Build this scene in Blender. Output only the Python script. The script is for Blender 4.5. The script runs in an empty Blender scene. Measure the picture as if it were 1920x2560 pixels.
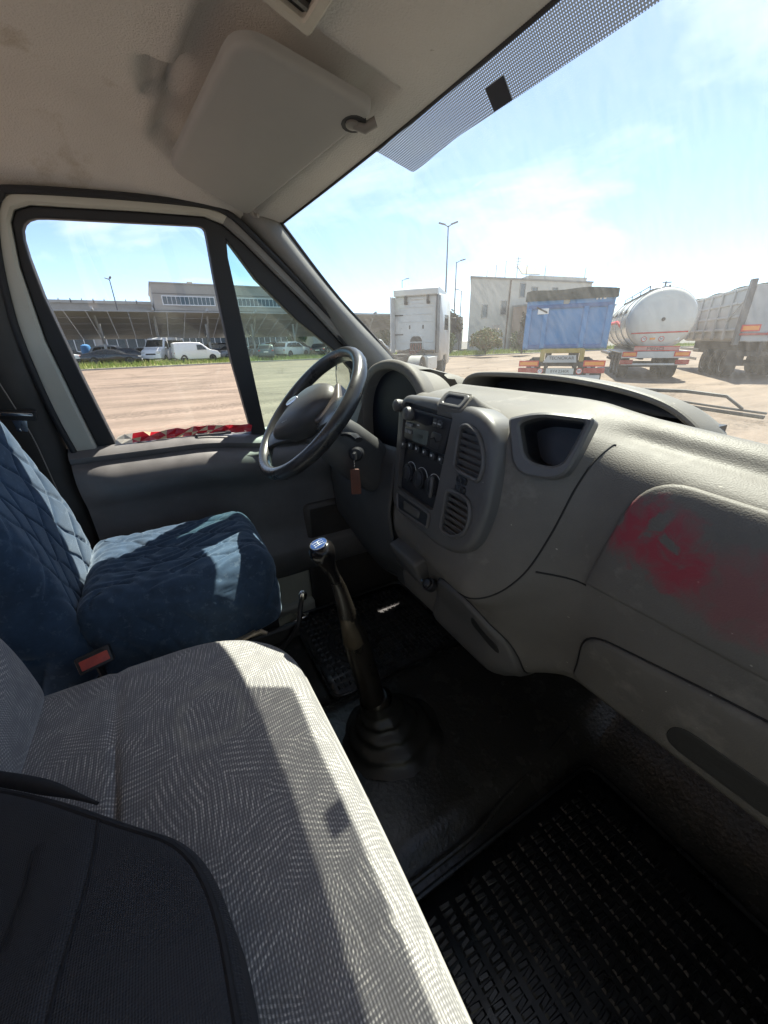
import bpy, bmesh, math, random
from mathutils import Vector, Matrix
random.seed(7)
SC = bpy.context.scene
COL = SC.collection
rad = math.radians

# ------------------------------------------------------------------ camera
YAW, PITCH, ROLL = rad(29), rad(23.8), rad(1.3)
cam = bpy.data.cameras.new('camera')
cam.sensor_fit = 'HORIZONTAL'; cam.sensor_width = 36.0; cam.lens = 961/1920*36
cam.clip_start = 0.02; cam.clip_end = 6000
camo = bpy.data.objects.new('camera', cam); COL.objects.link(camo); SC.camera = camo
_dh = Vector((-math.cos(YAW), math.sin(YAW), 0)); _r = Vector((math.sin(YAW), math.cos(YAW), 0))
_fw = _dh*math.cos(PITCH) - Vector((0, 0, 1))*math.sin(PITCH)
_up = _r.cross(_fw)
_r2 = _r*math.cos(ROLL) - _up*math.sin(ROLL); _u2 = _up*math.cos(ROLL) + _r*math.sin(ROLL)
_m = Matrix((_r2, _u2, -_fw)).transposed().to_4x4()
_m.translation = Vector((0.48, 0, 1.70))
camo.matrix_world = _m

# ------------------------------------------------------------------ sky and sun
SUN_EL, SUN_AZ = rad(59.7), rad(32.3)          # azimuth to the left of the van's nose (+Y)
SUN_DIR = Vector((-math.sin(SUN_AZ)*math.cos(SUN_EL), math.cos(SUN_AZ)*math.cos(SUN_EL), math.sin(SUN_EL)))
world = bpy.data.worlds.new('World'); SC.world = world; world.use_nodes = True
wt = world.node_tree; wt.nodes.clear()
def wn(t, **k):
    n = wt.nodes.new(t)
    for a, b in k.items(): setattr(n, a, b)
    return n
sky = wn('ShaderNodeTexSky', sky_type='NISHITA', sun_disc=False, sun_elevation=SUN_EL, sun_rotation=-SUN_AZ,
         altitude=50, air_density=0.52, dust_density=0.45, ozone_density=0.3)
wgeo = wn('ShaderNodeTexCoord')
wsep = wn('ShaderNodeSeparateXYZ'); wt.links.new(wgeo.outputs['Generated'], wsep.inputs[0])
def wmath(op, a, b=None, clamp=False):
    n = wn('ShaderNodeMath', operation=op); n.use_clamp = clamp
    for i, v in enumerate((a, b)):
        if v is None: continue
        if isinstance(v, (int, float)): n.inputs[i].default_value = v
        else: wt.links.new(v, n.inputs[i])
    return n.outputs[0]
zc = wmath('MAXIMUM', wsep.outputs[2], 0.0); zc = wmath('ADD', zc, 0.16)
wcomb = wn('ShaderNodeCombineXYZ')
wt.links.new(wmath('DIVIDE', wsep.outputs[0], zc), wcomb.inputs[0])
wt.links.new(wmath('DIVIDE', wsep.outputs[1], zc), wcomb.inputs[1])
wnoise = wn('ShaderNodeTexNoise'); wnoise.inputs['Scale'].default_value = 0.62; wnoise.inputs['Detail'].default_value = 7
wnoise.inputs['Roughness'].default_value = 0.55; wnoise.inputs['Distortion'].default_value = 0.6
wmap = wn('ShaderNodeMapping'); wmap.inputs['Location'].default_value = (7.7, 1.3, 0.0); wmap.inputs['Scale'].default_value = (1.0, 1.0, 1)
wt.links.new(wcomb.outputs[0], wmap.inputs[0]); wt.links.new(wmap.outputs[0], wnoise.inputs['Vector'])
wramp = wn('ShaderNodeValToRGB'); wramp.color_ramp.elements[0].position = 0.505; wramp.color_ramp.elements[1].position = 0.74
wt.links.new(wnoise.outputs['Fac'], wramp.inputs[0])
wmix = wn('ShaderNodeMix', data_type='RGBA')
wt.links.new(wramp.outputs['Color'], wmix.inputs[0]); wt.links.new(sky.outputs[0], wmix.inputs[6])
wmix.inputs[7].default_value = (5.0, 5.1, 5.15, 1)
wbg = wn('ShaderNodeBackground'); wbg.inputs['Strength'].default_value = 0.050
wout = wn('ShaderNodeOutputWorld')
wt.links.new(wmix.outputs[2], wbg.inputs['Color']); wt.links.new(wbg.outputs[0], wout.inputs[0])
sun = bpy.data.lights.new('sun', 'SUN'); sun.energy = 2.3; sun.angle = rad(0.53); sun.color = (1.0, 0.90, 0.77)
suno = bpy.data.objects.new('sun', sun); COL.objects.link(suno)
suno.rotation_euler = SUN_DIR.to_track_quat('Z', 'Y').to_euler(); suno.location = SUN_DIR*50

# ------------------------------------------------------------------ film
SC.view_settings.view_transform = 'Standard'; SC.view_settings.look = 'None'
SC.view_settings.gamma = 1.0; SC.view_settings.use_curve_mapping = False
SC.view_settings.exposure = 2.72
SC.render.engine = 'CYCLES'
cy = SC.cycles
cy.use_denoising = True; cy.denoiser = 'OPENIMAGEDENOISE'; cy.denoising_input_passes = 'RGB_ALBEDO_NORMAL'
cy.max_bounces = 10; cy.diffuse_bounces = 5; cy.glossy_bounces = 4; cy.transparent_max_bounces = 24; cy.transmission_bounces = 6
cy.sample_clamp_indirect = 6.0; cy.caustics_reflective = False; cy.caustics_refractive = False

# ------------------------------------------------------------------ materials
MATS = {}
def mat(name, col, rough=0.5, metal=0.0, var=0.0, vscale=8.0, bump=0.0, bscale=200.0, bdist=0.001, kind='noise', spec=0.5,
        spots=None, coat=0.0, emit=None, specks=None):
    """Principled material with soft colour variation, fine relief and optional stains (colour, scale, threshold)."""
    if name in MATS: return MATS[name]
    m = bpy.data.materials.new(name); m.use_nodes = True; t = m.node_tree
    b = t.nodes['Principled BSDF']
    b.inputs['Roughness'].default_value = rough; b.inputs['Metallic'].default_value = metal
    b.inputs['Specular IOR Level'].default_value = spec
    b.inputs['Base Color'].default_value = (*col, 1)
    if coat: b.inputs['Coat Weight'].default_value = coat; b.inputs['Coat Roughness'].default_value = 0.08
    tc = t.nodes.new('ShaderNodeTexCoord')
    src = None
    if var:
        n = t.nodes.new('ShaderNodeTexNoise'); n.inputs['Scale'].default_value = vscale; n.inputs['Detail'].default_value = 6
        n.inputs['Roughness'].default_value = 0.65
        t.links.new(tc.outputs['Object'], n.inputs['Vector'])
        r = t.nodes.new('ShaderNodeMapRange'); r.inputs[1].default_value = 0.3; r.inputs[2].default_value = 0.7
        r.inputs[3].default_value = 1-var; r.inputs[4].default_value = 1+var
        t.links.new(n.outputs['Fac'], r.inputs[0])
        x = t.nodes.new('ShaderNodeMix'); x.data_type = 'RGBA'; x.blend_type = 'MULTIPLY'; x.inputs[0].default_value = 1
        x.inputs[6].default_value = (*col, 1); t.links.new(r.outputs[0], x.inputs[7])
        src = x.outputs[2]
        rr = t.nodes.new('ShaderNodeMapRange'); rr.inputs[1].default_value = 0.3; rr.inputs[2].default_value = 0.7
        rr.inputs[3].default_value = max(rough-0.08, 0.02); rr.inputs[4].default_value = min(rough+0.12, 1)
        t.links.new(n.outputs['Fac'], rr.inputs[0]); t.links.new(rr.outputs[0], b.inputs['Roughness'])
    if spots:
        sc_col, sscale, th = spots
        n = t.nodes.new('ShaderNodeTexNoise'); n.inputs['Scale'].default_value = sscale; n.inputs['Detail'].default_value = 8
        n.inputs['Roughness'].default_value = 0.7
        t.links.new(tc.outputs['Object'], n.inputs['Vector'])
        r = t.nodes.new('ShaderNodeMapRange'); r.inputs[1].default_value = th; r.inputs[2].default_value = th+0.12
        t.links.new(n.outputs['Fac'], r.inputs[0])
        x = t.nodes.new('ShaderNodeMix'); x.data_type = 'RGBA'
        t.links.new(r.outputs[0], x.inputs[0]); x.inputs[6].default_value = (*col, 1); x.inputs[7].default_value = (*sc_col, 1)
        if src: t.links.new(src, x.inputs[6])
        src = x.outputs[2]
    if specks:                                   # sparse pale scuffs and crumbs
        pc, pscale, pr, keep = specks
        vo = t.nodes.new('ShaderNodeTexVoronoi'); vo.inputs['Scale'].default_value = pscale
        ds = t.nodes.new('ShaderNodeTexNoise'); ds.inputs['Scale'].default_value = pscale*1.5; ds.inputs['Detail'].default_value = 3; t.links.new(tc.outputs['Object'], ds.inputs['Vector'])
        sv_ = t.nodes.new('ShaderNodeVectorMath'); sv_.operation = 'SCALE'; sv_.inputs['Scale'].default_value = .9/pscale; t.links.new(ds.outputs['Color'], sv_.inputs[0])
        av = t.nodes.new('ShaderNodeVectorMath'); t.links.new(tc.outputs['Object'], av.inputs[0]); t.links.new(sv_.outputs[0], av.inputs[1]); t.links.new(av.outputs[0], vo.inputs['Vector'])
        lt = t.nodes.new('ShaderNodeMapRange'); lt.inputs[1].default_value = pr*.5; lt.inputs[2].default_value = pr; lt.inputs[3].default_value = .8; lt.inputs[4].default_value = 0
        t.links.new(vo.outputs['Distance'], lt.inputs[0])
        scn = t.nodes.new('ShaderNodeSeparateColor'); t.links.new(vo.outputs['Color'], scn.inputs[0])
        gt_ = t.nodes.new('ShaderNodeMath'); gt_.operation = 'GREATER_THAN'; gt_.inputs[1].default_value = 1-keep; t.links.new(scn.outputs[0], gt_.inputs[0])
        ml = t.nodes.new('ShaderNodeMath'); ml.operation = 'MULTIPLY'; t.links.new(lt.outputs[0], ml.inputs[0]); t.links.new(gt_.outputs[0], ml.inputs[1])
        x = t.nodes.new('ShaderNodeMix'); x.data_type = 'RGBA'; t.links.new(ml.outputs[0], x.inputs[0]); x.inputs[6].default_value = (*col, 1); x.inputs[7].default_value = (*pc, 1)
        if src: t.links.new(src, x.inputs[6])
        src = x.outputs[2]
    if src: t.links.new(src, b.inputs['Base Color'])
    if bump:
        if kind == 'voronoi':
            n = t.nodes.new('ShaderNodeTexVoronoi'); n.inputs['Scale'].default_value = bscale; o = n.outputs['Distance']
        else:
            n = t.nodes.new('ShaderNodeTexNoise'); n.inputs['Scale'].default_value = bscale; n.inputs['Detail'].default_value = 3; o = n.outputs['Fac']
        t.links.new(tc.outputs['Object'], n.inputs['Vector'])
        bp = t.nodes.new('ShaderNodeBump'); bp.inputs['Strength'].default_value = bump; bp.inputs['Distance'].default_value = bdist
        t.links.new(o, bp.inputs['Height']); t.links.new(bp.outputs[0], b.inputs['Normal'])
    if emit:
        b.inputs['Emission Color'].default_value = (*emit[0], 1); b.inputs['Emission Strength'].default_value = emit[1]
    MATS[name] = m
    return m

def glass_mat(name, tint=(0.9, 0.95, 0.93), dust=0.0, dscale=30.0, refl=1.0):
    """Thin pane: transparent with Fresnel reflection and a film of dust streaks that catches the sun."""
    if name in MATS: return MATS[name]
    m = bpy.data.materials.new(name); m.use_nodes = True; t = m.node_tree; t.nodes.clear()
    out = t.nodes.new('ShaderNodeOutputMaterial')
    tr = t.nodes.new('ShaderNodeBsdfTransparent'); tr.inputs[0].default_value = (*tint, 1)
    gl = t.nodes.new('ShaderNodeBsdfGlossy'); gl.inputs['Roughness'].default_value = 0.02
    fr = t.nodes.new('ShaderNodeLayerWeight'); fr.inputs[0].default_value = 0.5
    mx = t.nodes.new('ShaderNodeMixShader')
    fp = t.nodes.new('ShaderNodeMath'); fp.operation = 'POWER'; fp.inputs[1].default_value = 5.0; t.links.new(fr.outputs['Facing'], fp.inputs[0])
    fm = t.nodes.new('ShaderNodeMath'); fm.operation = 'MULTIPLY_ADD'; fm.inputs[1].default_value = 0.8*refl; fm.inputs[2].default_value = 0.04*refl
    t.links.new(fp.outputs[0], fm.inputs[0])
    t.links.new(fm.outputs[0], mx.inputs[0]); t.links.new(tr.outputs[0], mx.inputs[1]); t.links.new(gl.outputs[0], mx.inputs[2])
    last = mx
    if dust:
        tc = t.nodes.new('ShaderNodeTexCoord')
        mp = t.nodes.new('ShaderNodeMapping'); mp.inputs['Rotation'].default_value = (0.6, 0.3, 0.5); mp.inputs['Scale'].default_value = (1, 0.05, 0.35)
        n = t.nodes.new('ShaderNodeTexNoise'); n.inputs['Scale'].default_value = dscale; n.inputs['Detail'].default_value = 5; n.inputs['Roughness'].default_value = 0.6
        t.links.new(tc.outputs['Object'], mp.inputs[0]); t.links.new(mp.outputs[0], n.inputs['Vector'])
        n2 = t.nodes.new('ShaderNodeTexNoise'); n2.inputs['Scale'].default_value = 2.2; n2.inputs['Detail'].default_value = 2
        t.links.new(tc.outputs['Object'], n2.inputs['Vector'])
        mu = t.nodes.new('ShaderNodeMath'); mu.operation = 'MULTIPLY'; t.links.new(n.outputs['Fac'], mu.inputs[0]); t.links.new(n2.outputs['Fac'], mu.inputs[1])
        r = t.nodes.new('ShaderNodeMapRange'); r.inputs[1].default_value = 0.12; r.inputs[2].default_value = 0.48
        r.inputs[3].default_value = dust*0.55; r.inputs[4].default_value = dust*1.7
        t.links.new(mu.outputs[0], r.inputs[0])
        di = t.nodes.new('ShaderNodeBsdfDiffuse'); di.inputs[0].default_value = (0.75, 0.74, 0.7, 1)
        tl = t.nodes.new('ShaderNodeBsdfTranslucent'); tl.inputs[0].default_value = (0.75, 0.75, 0.72, 1)
        ad = t.nodes.new('ShaderNodeMixShader'); ad.inputs[0].default_value = 0.6
        t.links.new(di.outputs[0], ad.inputs[1]); t.links.new(tl.outputs[0], ad.inputs[2])
        m2 = t.nodes.new('ShaderNodeMixShader'); t.links.new(r.outputs[0], m2.inputs[0])
        t.links.new(mx.outputs[0], m2.inputs[1]); t.links.new(ad.outputs[0], m2.inputs[2]); last = m2
    t.links.new(last.outputs[0], out.inputs[0])
    MATS[name] = m
    return m

# ------------------------------------------------------------------ objects
ROOTLOC = {}
def props(o, label=None, cat=None, group=None, kind=None):
    if label: o['label'] = label
    if cat: o['category'] = cat
    if group: o['group'] = group
    if kind: o['kind'] = kind
    return o
def thing(name, label, cat, loc=(0, 0, 0), group=None, rz=None):
    """Empty at the thing's base. Without rz its parts are given in world coordinates, with rz in its own."""
    o = bpy.data.objects.new(name, None); o.empty_display_size = 0.1; COL.objects.link(o)
    o.location = loc
    if rz is None: ROOTLOC[o.name] = Vector(loc)
    else: o.rotation_euler = (0, 0, rz)
    return props(o, label, cat, group)
def build(name, geo, m, parent=None, smooth=True, bevel=0.0, seg=2, subs=0, solid=0.0, angle=38, mats=None, label=None, kind=None):
    vs, fs = geo[0], geo[1]
    me = bpy.data.meshes.new(name); me.from_pydata([tuple(v) for v in vs], [], [tuple(f) for f in fs])
    bm = bmesh.new(); bm.from_mesh(me); bmesh.ops.recalc_face_normals(bm, faces=bm.faces); bm.to_mesh(me); bm.free()
    me.materials.append(m)
    for x in (mats or []): me.materials.append(x)
    if len(geo) > 2:
        for p, k in zip(me.polygons, geo[2]): p.material_index = k
    if smooth:
        me.shade_smooth(); me.set_sharp_from_angle(angle=rad(angle))
    o = bpy.data.objects.new(name, me); COL.objects.link(o)
    if parent is not None:
        o.parent = parent
        if parent.name in ROOTLOC: o.location = -ROOTLOC[parent.name]
    if solid:
        s = o.modifiers.new('solid', 'SOLIDIFY'); s.thickness = solid; s.offset = 0
    if subs:
        s = o.modifiers.new('sub', 'SUBSURF'); s.levels = subs; s.render_levels = subs
    if bevel:
        b = o.modifiers.new('bevel', 'BEVEL'); b.width = bevel; b.segments = seg; b.limit_method = 'ANGLE'; b.angle_limit = rad(35)
    if label: o['label'] = label
    if kind: o['kind'] = kind
    return o
def cut(o, geo):
    """Boolean difference, applied at once so that no cutter stays in the scene."""
    c = build('cutter', geo, list(MATS.values())[0], smooth=False)
    c.parent = o.parent; c.location = o.location
    b = o.modifiers.new('b', 'BOOLEAN'); b.operation = 'DIFFERENCE'; b.solver = 'EXACT'; b.object = c
    bpy.context.view_layer.update()
    ev = o.evaluated_get(bpy.context.evaluated_depsgraph_get())
    me = bpy.data.meshes.new_from_object(ev)
    o.modifiers.clear(); o.data = me
    bpy.data.objects.remove(c)
    me.shade_smooth(); me.set_sharp_from_angle(angle=rad(38))

# ------------------------------------------------------------------ shapes: every one returns (verts, faces)
def join(*gs):
    V_, F_ = [], []
    for g in gs:
        n = len(V_); V_ += list(g[0]); F_ += [tuple(i+n for i in f) for f in g[1]]
    return V_, F_
def xf(g, M):
    return [M @ Vector(v) for v in g[0]], g[1]
def box(x0, x1, y0, y1, z0, z1):
    v = [(x, y, z) for x in (x0, x1) for y in (y0, y1) for z in (z0, z1)]
    return v, [(0, 1, 3, 2), (4, 6, 7, 5), (0, 4, 5, 1), (2, 3, 7, 6), (0, 2, 6, 4), (1, 5, 7, 3)]
def cbox(c, s): return box(c[0]-s[0]/2, c[0]+s[0]/2, c[1]-s[1]/2, c[1]+s[1]/2, c[2]-s[2]/2, c[2]+s[2]/2)
def loft(rings, closed=True, cap=True, wrap=False):
    n = len(rings[0]); v = [p for r in rings for p in r]; f = []
    m = len(rings)
    for i in range(m if wrap else m-1):
        a, b = i*n, ((i+1) % m)*n
        for j in range(n if closed else n-1):
            k = (j+1) % n
            f.append((a+j, a+k, b+k, b+j))
    if cap and closed and not wrap:
        f.append(tuple(range(n))[::-1]); f.append(tuple((m-1)*n+j for j in range(n)))
    return v, f
def frames(pts):
    pts = [Vector(p) for p in pts]; out = []
    up = None
    for i, p in enumerate(pts):
        d = (pts[min(i+1, len(pts)-1)] - pts[max(i-1, 0)]).normalized()
        if up is None: up = Vector((0, 0, 1)) if abs(d.z) < 0.9 else Vector((0, 1, 0))
        s = d.cross(up).normalized(); up = s.cross(d).normalized()
        out.append((p, s, up))
    return out
def tube(pts, r, n=10, sy=1.0):
    rr = r if isinstance(r, (list, tuple)) else [r]*len(pts)
    rings = [[p + (s*math.cos(2*math.pi*k/n) + u*math.sin(2*math.pi*k/n)*sy)*q for k in range(n)] for (p, s, u), q in zip(frames(pts), rr)]
    return loft(rings)
def loop_tube(pts, r, n=8):
    pts = [Vector(p) for p in pts]; m = len(pts); rings = []
    for i, p in enumerate(pts):
        d = (pts[(i+1) % m]-pts[i-1]).normalized()
        u = Vector((0, 0, 1)) if abs(d.z) < 0.95 else Vector((0, 1, 0))
        s = d.cross(u).normalized(); u = s.cross(d)
        rings.append([p+(s*math.cos(2*math.pi*k/n)+u*math.sin(2*math.pi*k/n))*r for k in range(n)])
    return loft(rings, wrap=True)
def cyl(p0, p1, r0, r1=None, n=20): return tube([p0, p1], [r0, r0 if r1 is None else r1], n)
def lathe(prof, o=(0, 0, 0), ax=(0, 0, 1), n=28, cap=True):
    """prof: (radius, height along ax)"""
    a = Vector(ax).normalized(); s = a.orthogonal().normalized(); u = a.cross(s); o = Vector(o)
    return loft([[o + a*h + (s*math.cos(2*math.pi*k/n)+u*math.sin(2*math.pi*k/n))*max(r, 1e-4) for k in range(n)] for r, h in prof], cap=cap)
class Fr:
    """Local frame: f(a, b, c) = origin + a*u + b*v + c*n."""
    def __init__(s, o, u, v):
        s.o = Vector(o); s.u = Vector(u).normalized(); w = Vector(v); s.n = s.u.cross(w).normalized(); s.v = s.n.cross(s.u)
    def __call__(s, a, b, c=0.0): return s.o + s.u*a + s.v*b + s.n*c
def arc(pts, r, n=5):
    """Polygon with rounded corners; r a number or one per corner."""
    out = []; m = len(pts)
    for i in range(m):
        p = Vector((*pts[i], 0)); a = Vector((*pts[i-1], 0)); b = Vector((*pts[(i+1) % m], 0))
        q = r[i] if isinstance(r, (list, tuple)) else r
        la, lb = (a-p).length, (b-p).length; q = min(q, la*0.49, lb*0.49)
        s = p+(a-p).normalized()*q; e = p+(b-p).normalized()*q
        for k in range(n+1):
            t = k/n; w = s*(1-t)**2 + p*2*t*(1-t) + e*t*t
            out.append((w.x, w.y))
    return out
def rrect(x0, x1, y0, y1, r, n=5): return arc([(x0, y0), (x1, y0), (x1, y1), (x0, y1)], r, n)
def offset(poly, d):
    m = len(poly); out = []
    A = sum(poly[i-1][0]*poly[i][1]-poly[i][0]*poly[i-1][1] for i in range(m))
    sg = 1 if A > 0 else -1
    for i in range(m):
        a, p, b = Vector(poly[i-1]), Vector(poly[i]), Vector(poly[(i+1) % m])
        e1 = (p-a); e2 = (b-p)
        if e1.length < 1e-9: e1 = e2
        if e2.length < 1e-9: e2 = e1
        n1 = Vector((e1.y, -e1.x)).normalized(); n2 = Vector((e2.y, -e2.x)).normalized()
        nn = (n1+n2); nn = nn.normalized() if nn.length > 1e-6 else n1
        c = max(nn.dot(n1), 0.5)
        q = p+nn*(d*sg/c); out.append((q.x, q.y))
    return out
def prism(poly, fr, c0, c1, edge=0.0):
    """Extrude a polygon in a frame from depth c0 to c1 (c1 is the visible side); edge rounds its rim."""
    rings = [[fr(a, b, c0) for a, b in poly]]
    if edge:
        sg = 1 if c1 > c0 else -1
        for t in (0, 30, 60, 90):
            e = edge*(1-math.cos(rad(t))); h = edge*math.sin(rad(t))
            rings.append([fr(a, b, c1-sg*(edge-h)) for a, b in offset(poly, -e)])
    else: rings.append([fr(a, b, c1) for a, b in poly])
    return loft(rings)
def ring(outer, inner, fr, c0, c1, edge=0.0):
    """Frame-shaped prism between two outlines with as many points each."""
    r = [[fr(a, b, c0) for a, b in outer], [fr(a, b, c1-edge) for a, b in outer]]
    if edge: r.append([fr(a, b, c1) for a, b in offset(outer, -edge)]); r.append([fr(a, b, c1) for a, b in offset(inner, edge)]); r.append([fr(a, b, c1-edge) for a, b in inner])
    else: r.append([fr(a, b, c1) for a, b in inner])
    r.append([fr(a, b, c0) for a, b in inner])
    return loft(r, wrap=True)
def lerp(a, b, t): return a+(b-a)*t
def interp(x, tab):
    if x <= tab[0][0]: return tab[0][1]
    for (x0, y0), (x1, y1) in zip(tab, tab[1:]):
        if x <= x1:
            t = (x-x0)/(x1-x0)
            if isinstance(y0, (tuple, list)): return tuple(lerp(p, q, t) for p, q in zip(y0, y1))
            return lerp(y0, y1, t)
    return tab[-1][1]
def smooth(t): t = min(max(t, 0), 1); return t*t*(3-2*t)
def spline(pts, n=8):
    """Catmull-Rom through the points."""
    P_ = [Vector(p) for p in pts]; out = []
    for i in range(len(P_)-1):
        p0, p1, p2, p3 = P_[max(i-1, 0)], P_[i], P_[i+1], P_[min(i+2, len(P_)-1)]
        for k in range(n):
            t = k/n
            out.append(0.5*((2*p1)+(p2-p0)*t+(2*p0-5*p1+4*p2-p3)*t*t+(3*p1-p0-3*p2+p3)*t**3))
    out.append(P_[-1]); return out
def grid(fn, nu, nv):
    v = [fn(i/nu, j/nv) for i in range(nu+1) for j in range(nv+1)]
    f = [(i*(nv+1)+j, (i+1)*(nv+1)+j, (i+1)*(nv+1)+j+1, i*(nv+1)+j+1) for i in range(nu) for j in range(nv)]
    return v, f
def pad(outline, z0, z1, edge, deform=None, rings=22, low=0.02):
    """Upholstered pad: outline (x, y) with rounded top edge, dense concentric top; deform(p, n) shapes it."""
    R_ = []
    for z in (z0+0.0, z0+(z1-edge-z0)*0.33, z0+(z1-edge-z0)*0.66): R_.append([(a, b, z) for a, b in outline])
    R_[0] = [(a, b, z0) for a, b in offset(outline, -low)]
    for t in range(0, 91, 15):
        e = edge*(1-math.cos(rad(t))); R_.append([(a, b, z1-edge+edge*math.sin(rad(t))) for a, b in offset(outline, -e)])
    top = R_[-1]; cx = sum(p[0] for p in top)/len(top); cy_ = sum(p[1] for p in top)/len(top)
    for k in range(1, rings):
        s = 1-k/rings; R_.append([(cx+(a-cx)*s, cy_+(b-cy_)*s, z1) for a, b, _ in top])
    g = loft(R_)
    if deform: g = ([Vector(deform(Vector(p))) for p in g[0]], g[1])
    return g
def densify(poly, step):
    out = []
    for i in range(len(poly)):
        a, b = Vector(poly[i-1]), Vector(poly[i]); n = max(1, int((b-a).length/step))
        for k in range(n): p = a.lerp(b, k/n); out.append((p.x, p.y))
    return out
def text(name, s, size, fr, m, parent, c=0.001, extr=0.0008, align='CENTER', sx=1.0):
    cu = bpy.data.curves.new('t', 'FONT'); cu.body = s; cu.size = size; cu.align_x = align; cu.align_y = 'CENTER'; cu.extrude = extr
    o = bpy.data.objects.new('t', cu); COL.objects.link(o); bpy.context.view_layer.update()
    me = bpy.data.meshes.new_from_object(o.evaluated_get(bpy.context.evaluated_depsgraph_get()))
    bpy.data.objects.remove(o); bpy.data.curves.remove(cu)
    for v in me.vertices: v.co = fr(v.co.x*sx, v.co.y, c+v.co.z)
    me.name = name; me.materials.clear(); me.materials.append(m)
    o = bpy.data.objects.new(name, me); COL.objects.link(o); o.parent = parent
    if parent is not None and parent.name in ROOTLOC: o.location = -ROOTLOC[parent.name]
    return o
def copy_tree(o, parent=None):
    c = o.copy(); COL.objects.link(c)
    if parent is not None: c.parent = parent
    for ch in [x for x in bpy.data.objects if x.parent == o]: copy_tree(ch, c)
    return c
# ================================================================== the van's cab
FLOOR = 0.64  # cab and dashboard points solved from image pixels, then written as fixed numbers
M_LINER = mat('headliner_fabric', (0.66, 0.64, 0.61), 0.95, var=0.09, specks=((.45, .42, .37), 38, .10, .12), vscale=2.2, bump=0.8, bscale=300, bdist=0.002, spec=0.15, spots=((0.50, 0.46, 0.40), 5.0, 0.60))
M_VISOR = mat('visor_vinyl', (0.345, 0.345, 0.34), 0.6, var=0.06, vscale=5, bump=0.25, bscale=900, bdist=0.0004, spec=0.3, spots=((0.46, 0.44, 0.41), 26, 0.70))
M_PILLAR = mat('pillar_plastic', (0.22, 0.215, 0.205), 0.55, var=0.12, vscale=7, bump=0.35, bscale=900, bdist=0.0005, spec=0.4)
M_BLACK = mat('black_rubber', (0.022, 0.023, 0.026), 0.6, var=0.2, vscale=14, bump=0.2, bscale=300, bdist=0.0004)
M_BPIL = mat('dark_pillar_trim', (0.045, 0.042, 0.04), 0.45, var=0.25, vscale=9, bump=0.2, bscale=600, bdist=0.0004)
M_PAINT = mat('dull_white_paint', (0.50, 0.50, 0.44), 0.45, var=0.06, vscale=6, spots=((0.30, 0.28, 0.23), 9, 0.66), coat=0.2)
M_DOORP = mat('door_plastic', (0.145, 0.143, 0.148), 0.42, specks=((.34, .32, .29), 45, .10, .10), var=0.16, vscale=10, bump=0.3, bscale=800, bdist=0.0004, spots=((0.2, 0.19, 0.175), 7, 0.64))
M_WS = glass_mat('windscreen_glass', (0.84, 0.935, 0.92), dust=0.065, dscale=95)
M_DG = glass_mat('door_glass', (0.97, 0.985, 0.98), dust=0.006, dscale=25)
M_QG = glass_mat('quarter_glass', (0.80, 0.93, 0.88), dust=0.05, dscale=70)

def WS(X, s):
    T = Vector((X, .52-.145*X*X, 2.068-.074*X*X)); B = Vector((X, 1.10-.36*X*X, 1.48+.16*X*X))
    p = T.lerp(B, s); b = 0.02*4*s*(1-s)*0
    return p + Vector((0, b, b))

van = thing('van_cab', 'cab of the parked van with grey roof lining, pillars and dusty windscreen', 'van', (0, 0, 0))

# roof lining, with the hollow that takes the driver's visor
VA, VB, VC, VD = Vector((-.80, .313, 2.032)), Vector((-.258, .412, 2.060)), Vector((-.235, .192, 2.092)), Vector((-.665, .124, 2.064))
VF = Fr(VA, VB-VA, VD-VA)
def vloc(p): d = Vector(p)-VF.o; return (d.dot(VF.u), d.dot(VF.v))
VPOLY = [vloc(p) for p in (VA, VB, VC, VD)]
def sdist(a, b, poly):
    m = -9
    for i in range(len(poly)):
        (x0, y0), (x1, y1) = poly[i-1], poly[i]; l = math.hypot(x1-x0, y1-y0)
        m = max(m, ((b-y0)*(x0-x1)+(a-x0)*(y1-y0))/l) if l else m
    return m
def liner_z(X, Y):
    T = WS(X, 0); ax = abs(X)
    zc = 2.135-.02*X*X-.095*smooth((ax-.62)/.27)
    t = smooth((Y+.02)/(T.y+.02))**1.25
    z = lerp(zc, T.z+.004, t)
    a, b = vloc((X, Y, z)); d = sdist(a, b, VPOLY)
    z += .026*smooth((.034-d)/.03)
    d2 = max(abs(X+.505)-.052, abs(Y-.128)-.032); z += .02*smooth((.012-d2)/.022)*smooth((d+.01)/.02)
    return z
rings_ = []
NX, NY = 150, 110
for i in range(NX+1):
    X = lerp(-.905, .93, i/NX); T = WS(X, -.004)
    low = [Vector((X, lerp(-.9, T.y, j/NY), 0)) for j in range(NY+1)]
    for p in low: p.z = liner_z(X, p.y)
    rings_.append(low + [Vector((X, T.y-.002, T.z+.03)), Vector((X, .2, 2.20-.1*smooth((abs(X)-.65)/.3))), Vector((X, -.9, 2.22-.1*smooth((abs(X)-.65)/.3)))])
roof = build('roof_lining', loft(rings_), M_LINER, van, angle=50)
for y, z in ((-.121, 2.066), (.045, 2.069)):
    X = -.868
    build('round_plug', lathe([(.0165, -.004), (.0165, .003), (.0145, .0055), (.0, .006)], (X, y, liner_z(X, y)-.002), (.55, 0, -.83), 24), M_LINER, van, label='round push-in plug over the driver door')
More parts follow.
